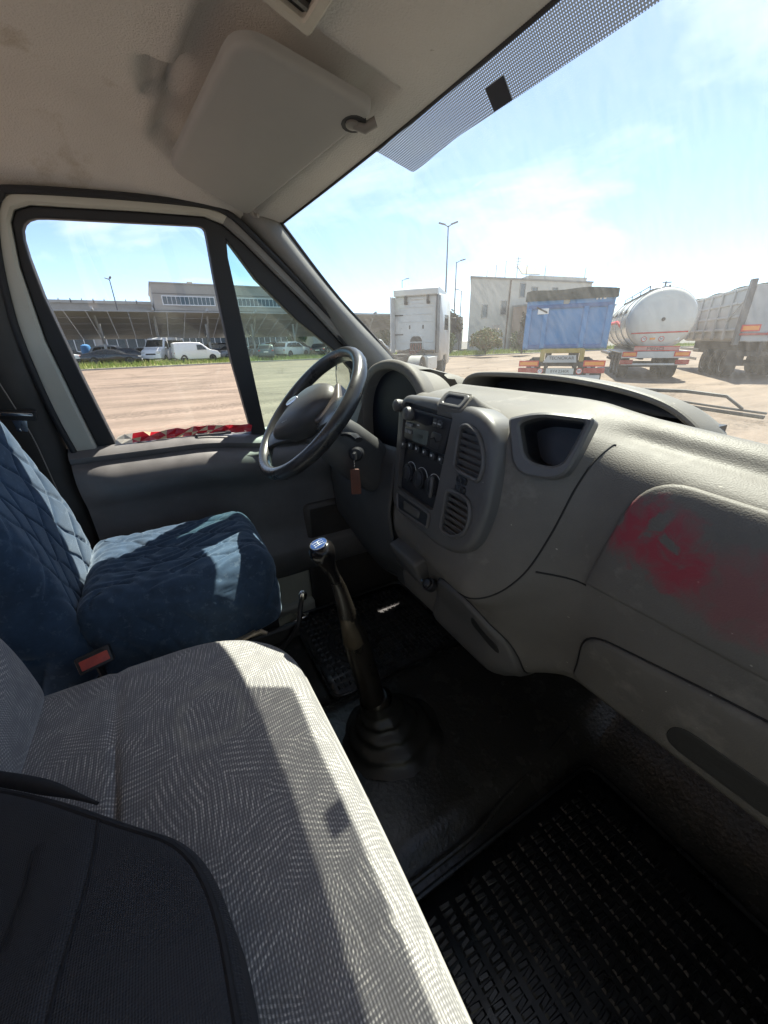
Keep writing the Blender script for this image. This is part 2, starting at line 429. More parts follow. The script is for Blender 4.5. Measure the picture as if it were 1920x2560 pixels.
# windscreen with dotted shade band and sticker
def wsg(s0, s1, x0=-.88, x1=.90, off=0.0, nu=60, nv=24):
    def fn(a, b):
        p = WS(lerp(x0, x1, a), lerp(s0, s1, b)); return p + Vector((0, -.7, -.7))*off
    return grid(fn, nu, nv)
ws = build('windscreen', wsg(-.01, 1.0), M_WS, van)
def band_mat():
    m = bpy.data.materials.new('dotted_shade_band'); m.use_nodes = True; t = m.node_tree; t.nodes.clear()
    out = t.nodes.new('ShaderNodeOutputMaterial'); tc = t.nodes.new('ShaderNodeTexCoord')
    mp = t.nodes.new('ShaderNodeMapping'); mp.inputs['Rotation'].default_value = (rad(45), 0, 0)
    t.links.new(tc.outputs['Object'], mp.inputs[0]); sp = t.nodes.new('ShaderNodeSeparateXYZ'); t.links.new(mp.outputs[0], sp.inputs[0])
    def mt(op, a, b=None):
        n = t.nodes.new('ShaderNodeMath'); n.operation = op
        for i, v in enumerate((a, b)):
            if v is None: continue
            if isinstance(v, (int, float)): n.inputs[i].default_value = v
            else: t.links.new(v, n.inputs[i])
        return n.outputs[0]
    k = 2*math.pi/.0034
    s = mt('ADD', mt('SINE', mt('MULTIPLY', sp.outputs[0], k)), mt('SINE', mt('MULTIPLY', sp.outputs[1], k)))
    f = mt('GREATER_THAN', s, -.95)
    df = t.nodes.new('ShaderNodeBsdfPrincipled'); df.inputs['Base Color'].default_value = (.05, .052, .06, 1); df.inputs['Roughness'].default_value = .35
    tl = t.nodes.new('ShaderNodeBsdfTranslucent'); tl.inputs[0].default_value = (.11, .115, .13, 1)
    md = t.nodes.new('ShaderNodeMixShader'); md.inputs[0].default_value = .35
    t.links.new(df.outputs[0], md.inputs[1]); t.links.new(tl.outputs[0], md.inputs[2])
    tr = t.nodes.new('ShaderNodeBsdfTransparent'); tr.inputs[0].default_value = (.92, .92, .94, 1)
    mx = t.nodes.new('ShaderNodeMixShader'); t.links.new(f, mx.inputs[0]); t.links.new(tr.outputs[0], mx.inputs[1]); t.links.new(md.outputs[0], mx.inputs[2])
    t.links.new(mx.outputs[0], out.inputs[0]); return m
def bandg():
    def low(X):
        cutl = (X+.403)*1.45; full = .066 + .012*smooth((-.2-X)/.15) + .004*max(X, 0)
        k = .006; h_ = max(0, min(1, .5+.5*(full-cutl)/k)); return full*(1-h_)+cutl*h_-k*h_*(1-h_)
    def fn(a, b):
        X = lerp(-.405, .80, a); return WS(X, lerp(-.01, max(low(X), -.008), b)) + Vector((0, -.0018, -.0018))
    return grid(fn, 420, 6)
build('shade_band', bandg(), band_mat(), ws)
SF = Fr(WS(-.111, .0455)+Vector((0, -.003, -.003)), (1, 0.02, 0), WS(-.111, 0)-WS(-.111, .1))
build('sticker', prism([(-.019, -.0155), (.017, -.0155), (.017, .0155), (-.019, .0155)], SF, -.0006, .0006), mat('sticker_black', (.03, .034, .05), .5), ws, smooth=False)
# insect marks and stone chips on the driver's half of the glass
spk = []
for k in range(46):
    X = random.uniform(-.80, -.42); s = random.uniform(.5, .93); r = random.choice((.0007, .0009, .0012, .0015))
    c = WS(X, s)+Vector((0, -.001, -.001)); f = Fr(c, (1, 0, 0), (0, -.7, .7))
    spk.append(prism([(r*math.cos(a*1.05)*random.uniform(.7, 1.2), r*math.sin(a*1.05)*random.uniform(.7, 1.2)) for a in range(6)], f, 0, .0004))
build('insect_marks', join(*spk), mat('insect_residue', (.16, .15, .15), .8), ws, smooth=False, kind='stuff')
# A-pillar trim on the driver's side
Ip = spline([(-.882, .27, 2.035), (-.872, .305, 2.012), (-.872, .470, 1.862), (-.875, .630, 1.672), (-.88, .76, 1.50)], 6)
Wp = spline([(-.84, .395, 2.048), (-.838, .417, 2.016), (-.85, .589, 1.832), (-.858, .800, 1.648), (-.862, .96, 1.49)], 6)
rg = []
for a, b in zip(Ip, Wp):
    r = []
    for k in range(9):
        t = k/8; p = a.lerp(b, t); bul = math.sin(math.pi*t)**.8
        r.append(p + Vector((.040*bul, -.012*bul, -.006*bul)))
    r += [b+Vector((-.05, .01, .01)), a+Vector((-.03, .02, .02))]; rg.append(r)
build('pillar_trim', loft(rg), M_PILLAR, van, angle=60)
build('pillar_seam', tube([p+Vector((.004, -.004, 0)) for p in Ip], .006, 8), M_BLACK, van)
build('windscreen_seal', tube([p+Vector((.002, .002, -.002)) for p in Wp], .005, 8), M_BLACK, van)
build('windscreen_top_seal', tube([WS(lerp(-.86, .9, k/40), -.004)+Vector((0, -.002, .001)) for k in range(41)], .003, 8), M_BLACK, van)
# passenger-side pillar (mirror of the driver's)
build('pillar_trim', loft([[Vector((-p.x+.03, p.y, p.z)) for p in r] for r in rg]), M_PILLAR, van, angle=60)
# B-pillar behind the driver
def bp(z):
    t = (z-1.40)/.6; x = -.925+.08*t
    lean = .03*smooth((z-1.7)/.3)
    return [Vector((x-.02, -.262+lean, z)), Vector((x+.012, -.268+lean, z)), Vector((x+.035, -.285+lean, z)), Vector((x+.045, -.32+lean, z)), Vector((x+.045, -.46, z)), Vector((x-.05, -.50, z)), Vector((x-.06, -.27, z))]
build('door_pillar_trim', loft([bp(.64+k*.07) for k in range(21)]), M_BPIL, van, angle=50)
# cab floor, tunnel cover, sill, firewall, seat box, cowl
M_FLOOR = mat('floor_vinyl', (.032, .031, .029), .22, var=.25, vscale=12, bump=.6, bscale=120, bdist=.0016, spots=((.042, .038, .03), 6, .60), specks=((.16, .14, .11), 90, .14, .10))
floor_g = []
for i in range(61):
    X = lerp(-.93, .98, i/60)
    h = .045*smooth((X+.40)/.05)*smooth((.125-X)/.045)
    floor_g.append([Vector((X, Y, FLOOR-.02+h+ (.25*smooth((Y-.80)/.35)))) for Y in [lerp(-.9, 1.12, j/40) for j in range(41)]])
build('floor_covering', loft(floor_g, closed=False), M_FLOOR, van, solid=.012, angle=60)
ed = spline([(.128, .02, .652), (.128, .26, .652), (.125, .42, .652), (.105, .54, .655), (.085, .70, .66), (.07, .82, .67)], 8)
build('tunnel_edge_piping', tube(ed, .0065, 8), M_FLOOR, van)
build('underbody', box(-.95, .99, -.9, 1.12, .45, .59), M_BLACK, van, smooth=False)
build('firewall', box(-.95, .99, 1.10, 1.14, .45, 1.47), M_BLACK, van, smooth=False)
build('cowl', loft([[Vector((X, Y, Z)) for Y, Z in ((1.06-.36*X*X, 1.40), (1.10-.36*X*X, 1.475+.16*X*X), (1.24-.36*X*X, 1.44+.16*X*X), (1.45-.4*X*X, 1.33+.1*X*X), (1.45-.4*X*X, 1.2))] for X in [lerp(-.9, .95, k/24) for k in range(25)]]), M_BLACK, van)
build('door_sill', join(box(-.945, -.872, -.30, .40, .60, .685), box(-.95, -.905, -.30, .40, .67, .83)), M_PAINT, van, bevel=.012)
build('kick_panel', box(-.95, -.885, .40, .98, .60, 1.12), M_BPIL, van, bevel=.02)
build('seat_box', box(-.80, .95, -.42, -.02, .60, .96), mat('seat_box_steel', (.035, .035, .037), .5, var=.2, vscale=8), van, bevel=.02)
build('body_side', box(-1.0, -.96, -.9, 1.15, .4, 1.42), M_PAINT, van, smooth=False)

# ================================================================== driver's door
door = thing('driver_door', 'closed driver door with grey trim panel and two-part window', 'door', (-.93, 0, .66))
DF = Fr((-.93, 0, 1.40), (0, 1, 0), (.08, 0, .6))
def dz(p): return (p[0], (p[1]-1.40)*1.00885)
O_ = [(-.186, 1.38), (-.205, 1.55), (-.222, 1.724), (-.219, 1.88), (-.206, 1.965), (-.192, 1.988), (-.160, 2.000), (.057, 2.011), (.205, 2.016), (.250, 2.004), (.300, 1.968), (.472, 1.819), (.650, 1.655), (.74, 1.55), (.74, 1.38)]
G1 = [(-.194, 1.822), (-.1965, 1.90), (-.195, 1.935), (-.191, 1.953), (-.184, 1.964), (-.174, 1.972), (-.160, 1.977), (-.140, 1.979), (.180, 1.9945), (.192, 1.9945), (.200, 1.992), (.2045, 1.986), (.2055, 1.972), (.208, 1.873), (.222, 1.659), (.255, 1.415), (-.143, 1.415), (-.174, 1.643)]
G2 = [(.256, 1.968), (.263, 1.962), (.326, 1.879), (.442, 1.773), (.566, 1.683), (.66, 1.59), (.70, 1.50), (.70, 1.415), (.304, 1.415), (.286, 1.60), (.267, 1.80), (.254, 1.93)]
frm = build('window_frame', prism([dz(p) for p in O_], DF, -.035, .006), M_BLACK, door)
cut(frm, prism([dz(p) for p in G1], DF, -.1, .1)); cut(frm, prism([dz(p) for p in G2], DF, -.1, .1))
b_ = frm.modifiers.new('bevel', 'BEVEL'); b_.width = .005; b_.segments = 3; b_.limit_method = 'ANGLE'; b_.angle_limit = rad(50)
L_ = [(-.240, 1.38), (-.262, 1.55), (-.268, 1.742), (-.252, 1.88), (-.228, 1.975), (-.205, 2.012), (-.178, 2.024), (.021, 2.036), (.205, 2.040), (.265, 2.028), (.325, 1.985), (.50, 1.835), (.68, 1.672), (.77, 1.58), (.77, 1.38)]
sur = build('window_surround', ring([dz(p) for p in L_], [dz((lerp(p[0], q[0], .985), lerp(p[1], q[1], .985))) for p, q in zip(L_, O_)], DF, -.05, .022, .006), M_PAINT, door, label='bare painted steel frame round the door window')
for p_ in sur.data.polygons:
    if p_.center.y+sur.location.y*0 > .235 and p_.center.z > 1.45: p_.material_index = 1
sur.data.materials.append(M_PILLAR)
build('window_glass', prism([dz(p) for p in offset(G1, .004)], DF, -.018, -.016), M_DG, door, smooth=False)
build('quarter_glass', prism([dz(p) for p in offset(G2, .004)], DF, -.018, -.016), M_QG, door, smooth=False, label='greenish triangular quarter light')
build('door_seal', tube([DF(*dz(p), .024) for p in spline([(*p, 0) for p in L_], 5) for p in [(p[0], p[1])]], .008, 8), M_BLACK, van)
# trim panel
def dprof(Y):
    b = smooth((Y+.27)/.10)*smooth((.34-Y)/.16)          # arm-rest bulge
    sl = 1.432-.035*smooth((Y-.05)/.35)
    return [Vector((x, Y, z)) for x, z in (
        (-.975, sl-.02), (-.955, sl), (-.915, sl+.004), (-.893, sl-.004), (-.880, sl-.018), (-.884, sl-.030), (-.889, sl-.036),
        (-.880+.010*b, sl-.046), (-.872+.022*b, sl-.062), (-.868+.030*b, sl-.085), (-.872+.030*b, sl-.115), (-.885+.022*b, sl-.145),
        (-.897+.008*b, sl-.165), (-.902, sl-.185), (-.905, 1.20), (-.905, 1.06), (-.895, .98), (-.868, .965), (-.862, .945), (-.864, .89), (-.882, .84), (-.91, .815), (-.975, .81))]
build('trim_panel', loft([dprof(lerp(-.262, .80, k/70)) for k in range(71)], closed=True), M_DOORP, door, angle=60)
HF = Fr((-.868, .222, 1.335), (0, 1, .06), (.25, 0, 1))
build('handle_recess', ring(arc([(-.055, -.022), (.05, -.026), (.062, .022), (-.03, .028)], .02), arc([(-.044, -.015), (.042, -.018), (.05, .016), (-.024, .02)], .015), HF, -.012, .006, .003), M_DOORP, door)
build('handle_cup', prism(arc([(-.045, -.016), (.043, -.019), (.051, .017), (-.025, .021)], .015), HF, -.012, -.003), M_BLACK, door, smooth=False)
build('door_handle', tube([HF(-.038, .006, .002), HF(-.01, .010, .008), HF(.02, .004, .009), HF(.04, -.008, .003)], [.004, .006, .006, .004], 8), M_DOORP, door)
build('ventilation_slot', ring(rrect(-.055, .055, -.008, .008, .008), rrect(-.049, .049, -.0045, .0045, .004), Fr((-.905, .13, 1.436), (0, 1, -.03), (-1, 0, .1)), -.004, .003, .001), M_DOORP, door)
# door mirror outside, seen through the quarter light
mir = thing('door_mirror', 'black door mirror housing outside the quarter light', 'mirror', (-1.0, .66, 1.5))
mo = [Vector((0, 0, 0))]
build('housing', loft([[Vector((-1.01+a*sx, .70+.05*b, 1.60+c*sz)) for a, c in [(math.cos(t*.5236), math.sin(t*.5236)) for t in range(12)]] for b, sx, sz in ((-1, .07, .12), (-.2, .085, .14), (.6, .075, .12), (1.2, .03, .06))] if False else [[Vector((-1.09+.085*k*math.cos(t*.5236), .69+y, 1.57+.12*k*math.sin(t*.5236))) for t in range(12)] for y, k in ((0, 1), (.03, 1.03), (.07, .9), (.10, .45))]), M_BLACK, mir)
build('mirror_glass', lathe([(.0, 0), (.07, 0)], (-1.09, .688, 1.57), (0, -1, 0), 12, cap=False), mat('mirror_silver', (.8, .8, .8), .05, metal=1), mir)
build('arm', tube([(-1.02, .72, 1.55), (-.96, .72, 1.53)], .022, 8), M_BLACK, mir)

# ================================================================== sun visor, roof lamp
vis = thing('sun_visor', 'grey sun visor folded up against the roof lining above the driver window', 'sun visor', tuple(VA))
vp = arc(VPOLY, [.03, .024, .05, .04], 6)
visb = build('visor_panel', prism(densify(vp, .02), VF, .003, -.016, .010) if VF.n.z > 0 else prism(densify(vp, .02), VF, -.003, .016, .010), M_VISOR, vis, angle=70)
sgn = -1 if VF.n.z > 0 else 1
def vf(a, b, c): return VF(a, b, sgn*c)
lx = VPOLY[1][0]
build('pivot_clip', join(tube([vf(lx-.045, .012, .016), vf(lx-.035, -.004, .020), vf(lx-.02, -.016, .012)], .008, 10), lathe([(.012, 0), (.012, .008), (.006, .01)], vf(lx-.046, .014, .012), VF.n*sgn, 16)), mat('clip_plastic', (.2, .19, .18), .4), vis)
build('pivot_socket', prism([(lx-.046+.024*math.cos(k*.45), .012+.02*math.sin(k*.45)) for k in range(14)], Fr(VF.o, VF.u, VF.v*sgn) if False else VF, sgn*.010, sgn*.0168), M_BLACK, vis)
build('hook', tube([vf(.012, -.002, .004), vf(.006, -.016, .010), vf(.016, -.022, .010)], .006, 8), mat('hook_plastic', (.3, .28, .26), .5), vis)
lamp = thing('roof_lamp', 'pale ribbed roof lamp frame with dark centre on the roof lining', 'lamp', (-.2, .28, 2.1))
zl = liner_z(-.11, .25)
LF = Fr((-.103, .243, zl-.002), (1, .07, 0), (0, -1, .28))
if LF.n.z > 0: LF = Fr(LF.o, -LF.u, LF.v)
lo, li = rrect(-.105, .105, -.052, .052, .008), rrect(-.088, .088, -.036, .036, .006)
build('lamp_frame', ring(lo, li, LF, -.004, .012, .003), mat('pale_plastic', (.55, .53, .47), .5, var=.08, vscale=30), lamp)
build('lamp_well', prism(li, LF, -.003, .003), M_BLACK, lamp, smooth=False)
for k in range(7):
    x = -.075+k*.025
    build('grille_rib', prism([(x, -.035), (x+.006, -.035), (x+.006, .035), (x, .035)], LF, .002, .009), mat('lamp_rib', (.12, .12, .12), .4), lamp, smooth=False)

# ================================================================== passenger's door, out of the picture to the right, added ajar to shade the footwell
pdoor = thing('passenger_door', 'unseen passenger door added ajar, with grey trim panel and window', 'door', (.97, .80, .66))
pdoor.rotation_euler = (0, 0, rad(16))  # angle chosen so the door keeps light off the footwell
PD = Fr((.975, 0, 1.40), (0, 1, 0), (-.08, 0, .6))
pf_ = build('window_frame', prism([dz(p) for p in O_], PD, -.006, .035), M_BLACK, pdoor)
cut(pf_, prism([dz(p) for p in G1], PD, -.1, .1)); cut(pf_, prism([dz(p) for p in G2], PD, -.1, .1))
build('window_surround', ring([dz(p) for p in L_], [dz((lerp(p[0], q[0], .985), lerp(p[1], q[1], .985))) for p, q in zip(L_, O_)], PD, -.022, .05), M_PAINT, pdoor)
build('window_glass', prism([dz(p) for p in offset(G1, .004)], PD, .016, .018), M_DG, pdoor, smooth=False)
build('quarter_glass', prism([dz(p) for p in offset(G2, .004)], PD, .016, .018), M_QG, pdoor, smooth=False)
build('trim_panel', loft([[Vector((-p.x+.045, p.y, p.z)) for p in dprof(lerp(-.262, .80, k/40))] for k in range(41)], closed=True), M_DOORP, pdoor, angle=60)
build('door_pillar_trim', loft([[Vector((-p.x+.045, p.y, p.z)) for p in bp(.64+k*.07)] for k in range(21)]), M_BPIL, van, angle=50)
build('body_side', box(1.005, 1.04, -.9, 1.15, .4, 1.42), M_PAINT, van, smooth=False)
# ================================================================== dashboard
def dash_mat(name, base, stain=False):
    m = mat(name, base, .56, var=.12, vscale=6, bump=.45, bscale=420, bdist=.0007, kind='voronoi', spec=.26, spots=((.225, .21, .188), 7.5, .57), specks=((.46, .43, .37), 40, .08, .26))
    if stain:
        t = m.node_tree; b = t.nodes['Principled BSDF']; src = b.inputs['Base Color'].links[0].from_socket
        tc = t.nodes.new('ShaderNodeTexCoord'); sp = t.nodes.new('ShaderNodeSeparateXYZ'); t.links.new(tc.outputs['Object'], sp.inputs[0])
        n = t.nodes.new('ShaderNodeTexNoise'); n.inputs['Scale'].default_value = 30; n.inputs['Detail'].default_value = 8; n.inputs['Roughness'].default_value = .62
        n.inputs['Distortion'].default_value = .8
        t.links.new(tc.outputs['Object'], n.inputs['Vector'])
        def mt(op, a, b_=None, c=None, clamp=False):
            q = t.nodes.new('ShaderNodeMath'); q.operation = op; q.use_clamp = clamp
            for i, v in enumerate((a, b_, c)):
                if v is None: continue
                if isinstance(v, (int, float)): q.inputs[i].default_value = v
                else: t.links.new(v, q.inputs[i])
            return q.outputs[0]
        X, Z = sp.outputs[0], sp.outputs[2]
        def blob(xc, zc, rx, rz):
            a = mt('POWER', mt('ABSOLUTE', mt('DIVIDE', mt('SUBTRACT', X, xc), rx)), 2.0); c = mt('POWER', mt('ABSOLUTE', mt('DIVIDE', mt('SUBTRACT', Z, zc), rz)), 2.0)
            return mt('SUBTRACT', 1.0, mt('ADD', a, c))
        m1 = mt('MAXIMUM', blob(.235, 1.432, .085, .060), blob(.285, 1.41, .05, .05))
        m1 = mt('ADD', m1, mt('MULTIPLY', mt('SUBTRACT', n.outputs['Fac'], .5), 3.0))
        # scraped-off patch in the middle of the paint
        def rblob(xc, zc, ra, rb_, ang):
            ca, sa = math.cos(ang), math.sin(ang); dx, dz_ = mt('SUBTRACT', X, xc), mt('SUBTRACT', Z, zc)
            p = mt('DIVIDE', mt('ADD', mt('MULTIPLY', dx, ca), mt('MULTIPLY', dz_, sa)), ra); q = mt('DIVIDE', mt('SUBTRACT', mt('MULTIPLY', dz_, ca), mt('MULTIPLY', dx, sa)), rb_)
            return mt('SUBTRACT', 1.0, mt('ADD', mt('MULTIPLY', p, p), mt('MULTIPLY', q, q)))
        hb = mt('MAXIMUM', rblob(.240, 1.452, .040, .011, 1.15), mt('MAXIMUM', rblob(.262, 1.436, .020, .009, -.5), rblob(.190, 1.445, .008, .014, 0)))
        hole = mt('MULTIPLY', mt('ADD', hb, mt('MULTIPLY', mt('SUBTRACT', n.outputs['Fac'], .5), 5.0)), 1.4, clamp=True)
        f = mt('MULTIPLY', mt('MULTIPLY', m1, 1.0, clamp=True), mt('SUBTRACT', 1.0, hole))
        m2 = mt('ADD', blob(.36, 1.40, .09, .07), mt('MULTIPLY', mt('SUBTRACT', n.outputs['Fac'], .5), 2.2))
        f2 = mt('MULTIPLY', mt('MULTIPLY', m2, 1.2, clamp=True), .42)
        f = mt('MULTIPLY', mt('MAXIMUM', f, f2), .78)
        x = t.nodes.new('ShaderNodeMix'); x.data_type = 'RGBA'; t.links.new(f, x.inputs[0]); t.links.new(src, x.inputs[6]); x.inputs[7].default_value = (.36, .030, .058, 1)
        t.links.new(x.outputs[2], b.inputs['Base Color'])
    return m
DASHC = (.156, .146, .132)
M_DASH = dash_mat('dash_plastic', DASHC)
M_DASHR = dash_mat('dash_plastic_stained', DASHC, True)
M_CONS = mat('console_plastic', (.105, .102, .10), .42, specks=((.32, .31, .29), 60, .09, .12), var=.12, vscale=9, bump=.2, bscale=900, bdist=.0003)
M_GAP = mat('panel_gap_black', (.014, .014, .014), .7)
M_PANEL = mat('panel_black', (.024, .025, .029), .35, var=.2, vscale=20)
M_BTN = mat('button_grey', (.035, .037, .042), .3)
M_CLUS = mat('cluster_lens', (.012, .014, .022), .45, spec=.15)
M_METAL = mat('bright_metal', (.75, .74, .72), .22, metal=1.0)
M_KNEE = mat('knee_panel_plastic', (.070, .071, .072), .5, specks=((.2, .19, .18), 50, .09, .12), var=.15, vscale=8, bump=.3, bscale=700, bdist=.0004)
M_PRINT = mat('print_white', (.80, .81, .80), .5)

dash = thing('dashboard', 'grey moulded van dashboard with instrument hood, dash-top tray and red paint stain', 'dashboard', (0, .62, .95))
P_DRV = [None, (.845, 1.622), (.80, 1.640), (.765, 1.643), (.735, 1.632), (.70, 1.615), (.66, 1.595), (.63, 1.56), (.605, 1.50), (.58, 1.44), (.563, 1.40), (.556, 1.32), (.56, 1.22), (.57, 1.12), (.59, 1.05), (.63, 1.0), (.75, .98)]
P_CEN = [None, (.95, 1.535), (.83, 1.535), (.765, 1.545), (.735, 1.582), (.71, 1.594), (.67, 1.586), (.61, 1.578), (.573, 1.558), (.556, 1.52), (.541, 1.42), (.522, 1.30), (.512, 1.215), (.530, 1.165), (.545, 1.08), (.565, .97), (.75, .93)]
P_PAS = [None, (.95, 1.530), (.83, 1.530), (.765, 1.540), (.735, 1.573), (.71, 1.583), (.682, 1.574), (.662, 1.555), (.630, 1.547), (.597, 1.515), (.579, 1.44), (.575, 1.335), (.579, 1.30), (.59, 1.21), (.612, 1.12), (.640, 1.035), (.75, 1.02)]
P_CE2 = [p if (p is None or i < 7 or i > 13) else (p[0]-.048*(.4 if i in (7, 13) else .75 if i == 8 else 1), p[1]) for i, p in enumerate(P_CEN)]
SECT = [(-.92, P_DRV), (-.50, P_DRV), (-.37, P_CEN), (-.02, P_CE2), (.155, P_PAS), (.95, P_PAS)]
def dash_profile(X):
    for (x0, a), (x1, b) in zip(SECT, SECT[1:]):
        if X <= x1:
            t = smooth((X-x0)/(x1-x0)); break
    else: t = 1
    out = []
    for i in range(1, 17):
        y, z = lerp(a[i][0], b[i][0], t), lerp(a[i][1], b[i][1], t)
        if i <= 9: z -= .095*min(max(X-.05, 0), .5)*(1 if i < 9 else .6)
        if i <= 7 and X < -.35: z -= .105*smooth((X+.92)/.57)*.55*(X+.92)/.57*0 + .0
        out.append((y, z))
    if X < -.37:    # the top falls from the driver's pillar towards the middle
        k = (X+.86)/.5
        for i in range(0, 6):
            y, z = out[i]; out[i] = (y, z - .05*max(k, 0))
    B = WS(X, 1.0)
    out = [(min(y, B.y-.03-.01*i), z) for i, (y, z) in enumerate(out)]
    return [(B.y-.012, B.z-.045)]+out
def dpt(X, t):
    p = dash_profile(X); i = min(int(t), 15); f = t-i
    q = [Vector(p[max(i-1, 0)]), Vector(p[i]), Vector(p[i+1]), Vector(p[min(i+2, 16)])]
    r = 0.5*((2*q[1])+(q[2]-q[0])*f+(2*q[0]-5*q[1]+4*q[2]-q[3])*f*f+(3*q[1]-q[0]-3*q[2]+q[3])*f**3)
    return Vector((X, r.x, r.y))
def dface(X, z, off=0.0):
    """Point on the rear face of the dashboard at height z."""
    lo, hi = 8.0, 15.5
    for _ in range(22):
        md = (lo+hi)/2
        if dpt(X, md).z > z: lo = md
        else: hi = md
    p = dpt(X, lo); d = dpt(X, lo+.02)-dpt(X, lo-.02)
    n = Vector((0, d.z, -d.y)).normalized()
    if n.y > 0: n = -n
    return p+n*off
rg = []
for i in range(111):
    X = lerp(-.875, .93, i/110)
    rg.append([dpt(X, 16*k/64) for k in range(65)] + [Vector((X, .80, 1.0)), Vector((X, dash_profile(X)[0][0], 1.2))])
dbody = build('dash_body', loft(rg), M_DASH, dash, angle=60)
def overlay(name, poly, h, m, edge=.004, parent=dash, rings=7, step=.015, gap=True, base=-.004):
    poly = densify(poly, step); R_ = [[dface(x, z, base) for x, z in poly], [dface(x, z, h-edge) for x, z in poly]]
    for t in (45, 90): R_.append([dface(x, z, h-edge+edge*math.sin(rad(t))) for x, z in offset(poly, -edge*(1-math.cos(rad(t))))])
    top = offset(poly, -edge); cx = sum(p[0] for p in top)/len(top); cz = sum(p[1] for p in top)/len(top)
    for k in range(1, rings+1):
        s = 1-k/rings*.985; R_.append([dface(cx+(x-cx)*s, cz+(z-cz)*s, h) for x, z in top])
    o = build(name, loft(R_), m, parent, angle=50)
    if gap: build('panel_gap', loop_tube([dface(x, z, .0005) for x, z in offset(poly, .0016)], .0017, 6), M_GAP, dash)
    return o
# airbag cover with the paint stain, glove box, its grip
overlay('airbag_cover', arc([(.158, 1.309), (.93, 1.309), (.93, 1.468), (.205, 1.515)], [.006, .01, .03, .055], 8), .006, M_DASHR, edge=.006, rings=16, gap=False)
# crease below the airbag cover
build('panel_gap', tube([dface(x, 1.304+.0*x, .0) for x in [lerp(.085, .16, k/40) for k in range(41)]], .002, 6), M_GAP, dash)
gb = overlay('glove_box_lid', arc([(.152, 1.06), (.93, 1.06), (.93, 1.285), (.45, 1.255), (.172, 1.205)], [.02, .02, .02, .3, .05], 8), .008, M_DASH, edge=.007, rings=10)
HP = arc([(.322, 1.082), (.47, 1.085), (.47, 1.150), (.335, 1.146)], [.035, .02, .02, .03], 6)
overlay('grip_recess', HP, .0095, mat('grip_grey', (.045, .044, .042), .6, bump=.4, bscale=400, bdist=.0006), edge=.001, parent=dash, rings=4, gap=False, base=.006)
# seam of the centre fascia
seam = spline([(.131, 1.548, 0), (.126, 1.535, 0), (.112, 1.475, 0), (.094, 1.38, 0), (.066, 1.285, 0), (.022, 1.228, 0), (-.05, 1.20, 0)], 8)
build('panel_gap', tube([dface(p.x, p.y, .0) for p in seam], .0018, 6), M_GAP, dash)
seam2 = spline([(.118, 1.568, 0), (.100, 1.535, 0), (.086, 1.47, 0)], 8)
# open tray on the fascia beside the vents
BF = Fr((.0675, .546, 1.5475), (1, .36, 0), (0, .35, 1))
bsc = .905
bo = arc([(-.082, .030), (-.03, .048), (.062, .046), (.050, -.02), (.040, -.058), (.015, -.072), (-.035, -.072), (-.056, -.052)], [.01, .03, .012, .03, .02, .02, .02, .03], 4)
bi = arc([(-.060, .022), (-.028, .0385), (.048, .037), (.038, -.01), (.030, -.038), (.012, -.048), (-.022, -.046), (-.038, -.034)], [.01, .02, .008, .03, .015, .015, .015, .02], 4)
bo = [(a*bsc*1.06, b*bsc) for a, b in bo]; bi = [(a*bsc*1.06, b*bsc) for a, b in bi]
cut(dbody, prism(offset(bi, .004), BF, -.09, .06))
build('tray_bezel', ring(bo, bi, BF, -.03, .007, .004), M_CONS, dash)
build('tray_liner', join(loft([[BF(a, b, .004) for a, b in offset(bi, .002)], [BF(a*.9, b*.9, -.075) for a, b in bi]], cap=False), prism([(a*.92, b*.92) for a, b in bi], BF, -.078, -.074)), M_PANEL, dash)

# --- instrument hood and cluster
HFm = Fr((0, .528, 0), (1, 0, 0), (0, .06, 1))
ho = [(p.x, p.y) for p in spline([(-.765, 1.37, 0), (-.785, 1.48, 0), (-.765, 1.575, 0), (-.70, 1.634, 0), (-.60, 1.656, 0), (-.50, 1.648, 0), (-.425, 1.61, 0), (-.378, 1.55, 0), (-.362, 1.47, 0), (-.372, 1.37, 0)], 6)]
hi_ = [(p.x, p.y) for p in spline([(-.735, 1.385, 0), (-.752, 1.48, 0), (-.735, 1.555, 0), (-.68, 1.607, 0), (-.60, 1.626, 0), (-.515, 1.618, 0), (-.448, 1.585, 0), (-.408, 1.535, 0), (-.392, 1.47, 0), (-.402, 1.385, 0)], 6)]
cut(dbody, prism(offset(hi_, .004), HFm, -.16, .12))
def hback(k, c):
    cx, cz = -.60, 1.45
    return [HFm(cx+(a-cx)*lerp(1, .74, k)-.06*k, cz+(b-cz)*lerp(1, .74, k), c) for a, b in ho]
hr = [hback(1, -.17), hback(.7, -.12), hback(.35, -.065), hback(.1, -.025), [HFm(a, b, .0) for a, b in ho], [HFm(a, b, .008) for a, b in offset(ho, -.003)], [HFm(a, b, .012) for a, b in offset(ho, -.010)], [HFm(a, b, .012) for a, b in offset(hi_, .008)], [HFm(a, b, .006) for a, b in offset(hi_, .001)], [HFm(a, b, -.10) for a, b in hi_], [HFm(a, b, -.13) for a, b in offset(hi_, -.004)]]
build('instrument_hood', loft(hr, closed=False, cap=False), M_DASH, dash, angle=60)
build('cluster_lens', prism(hi_, HFm, -.06, -.03), M_CLUS, dash)
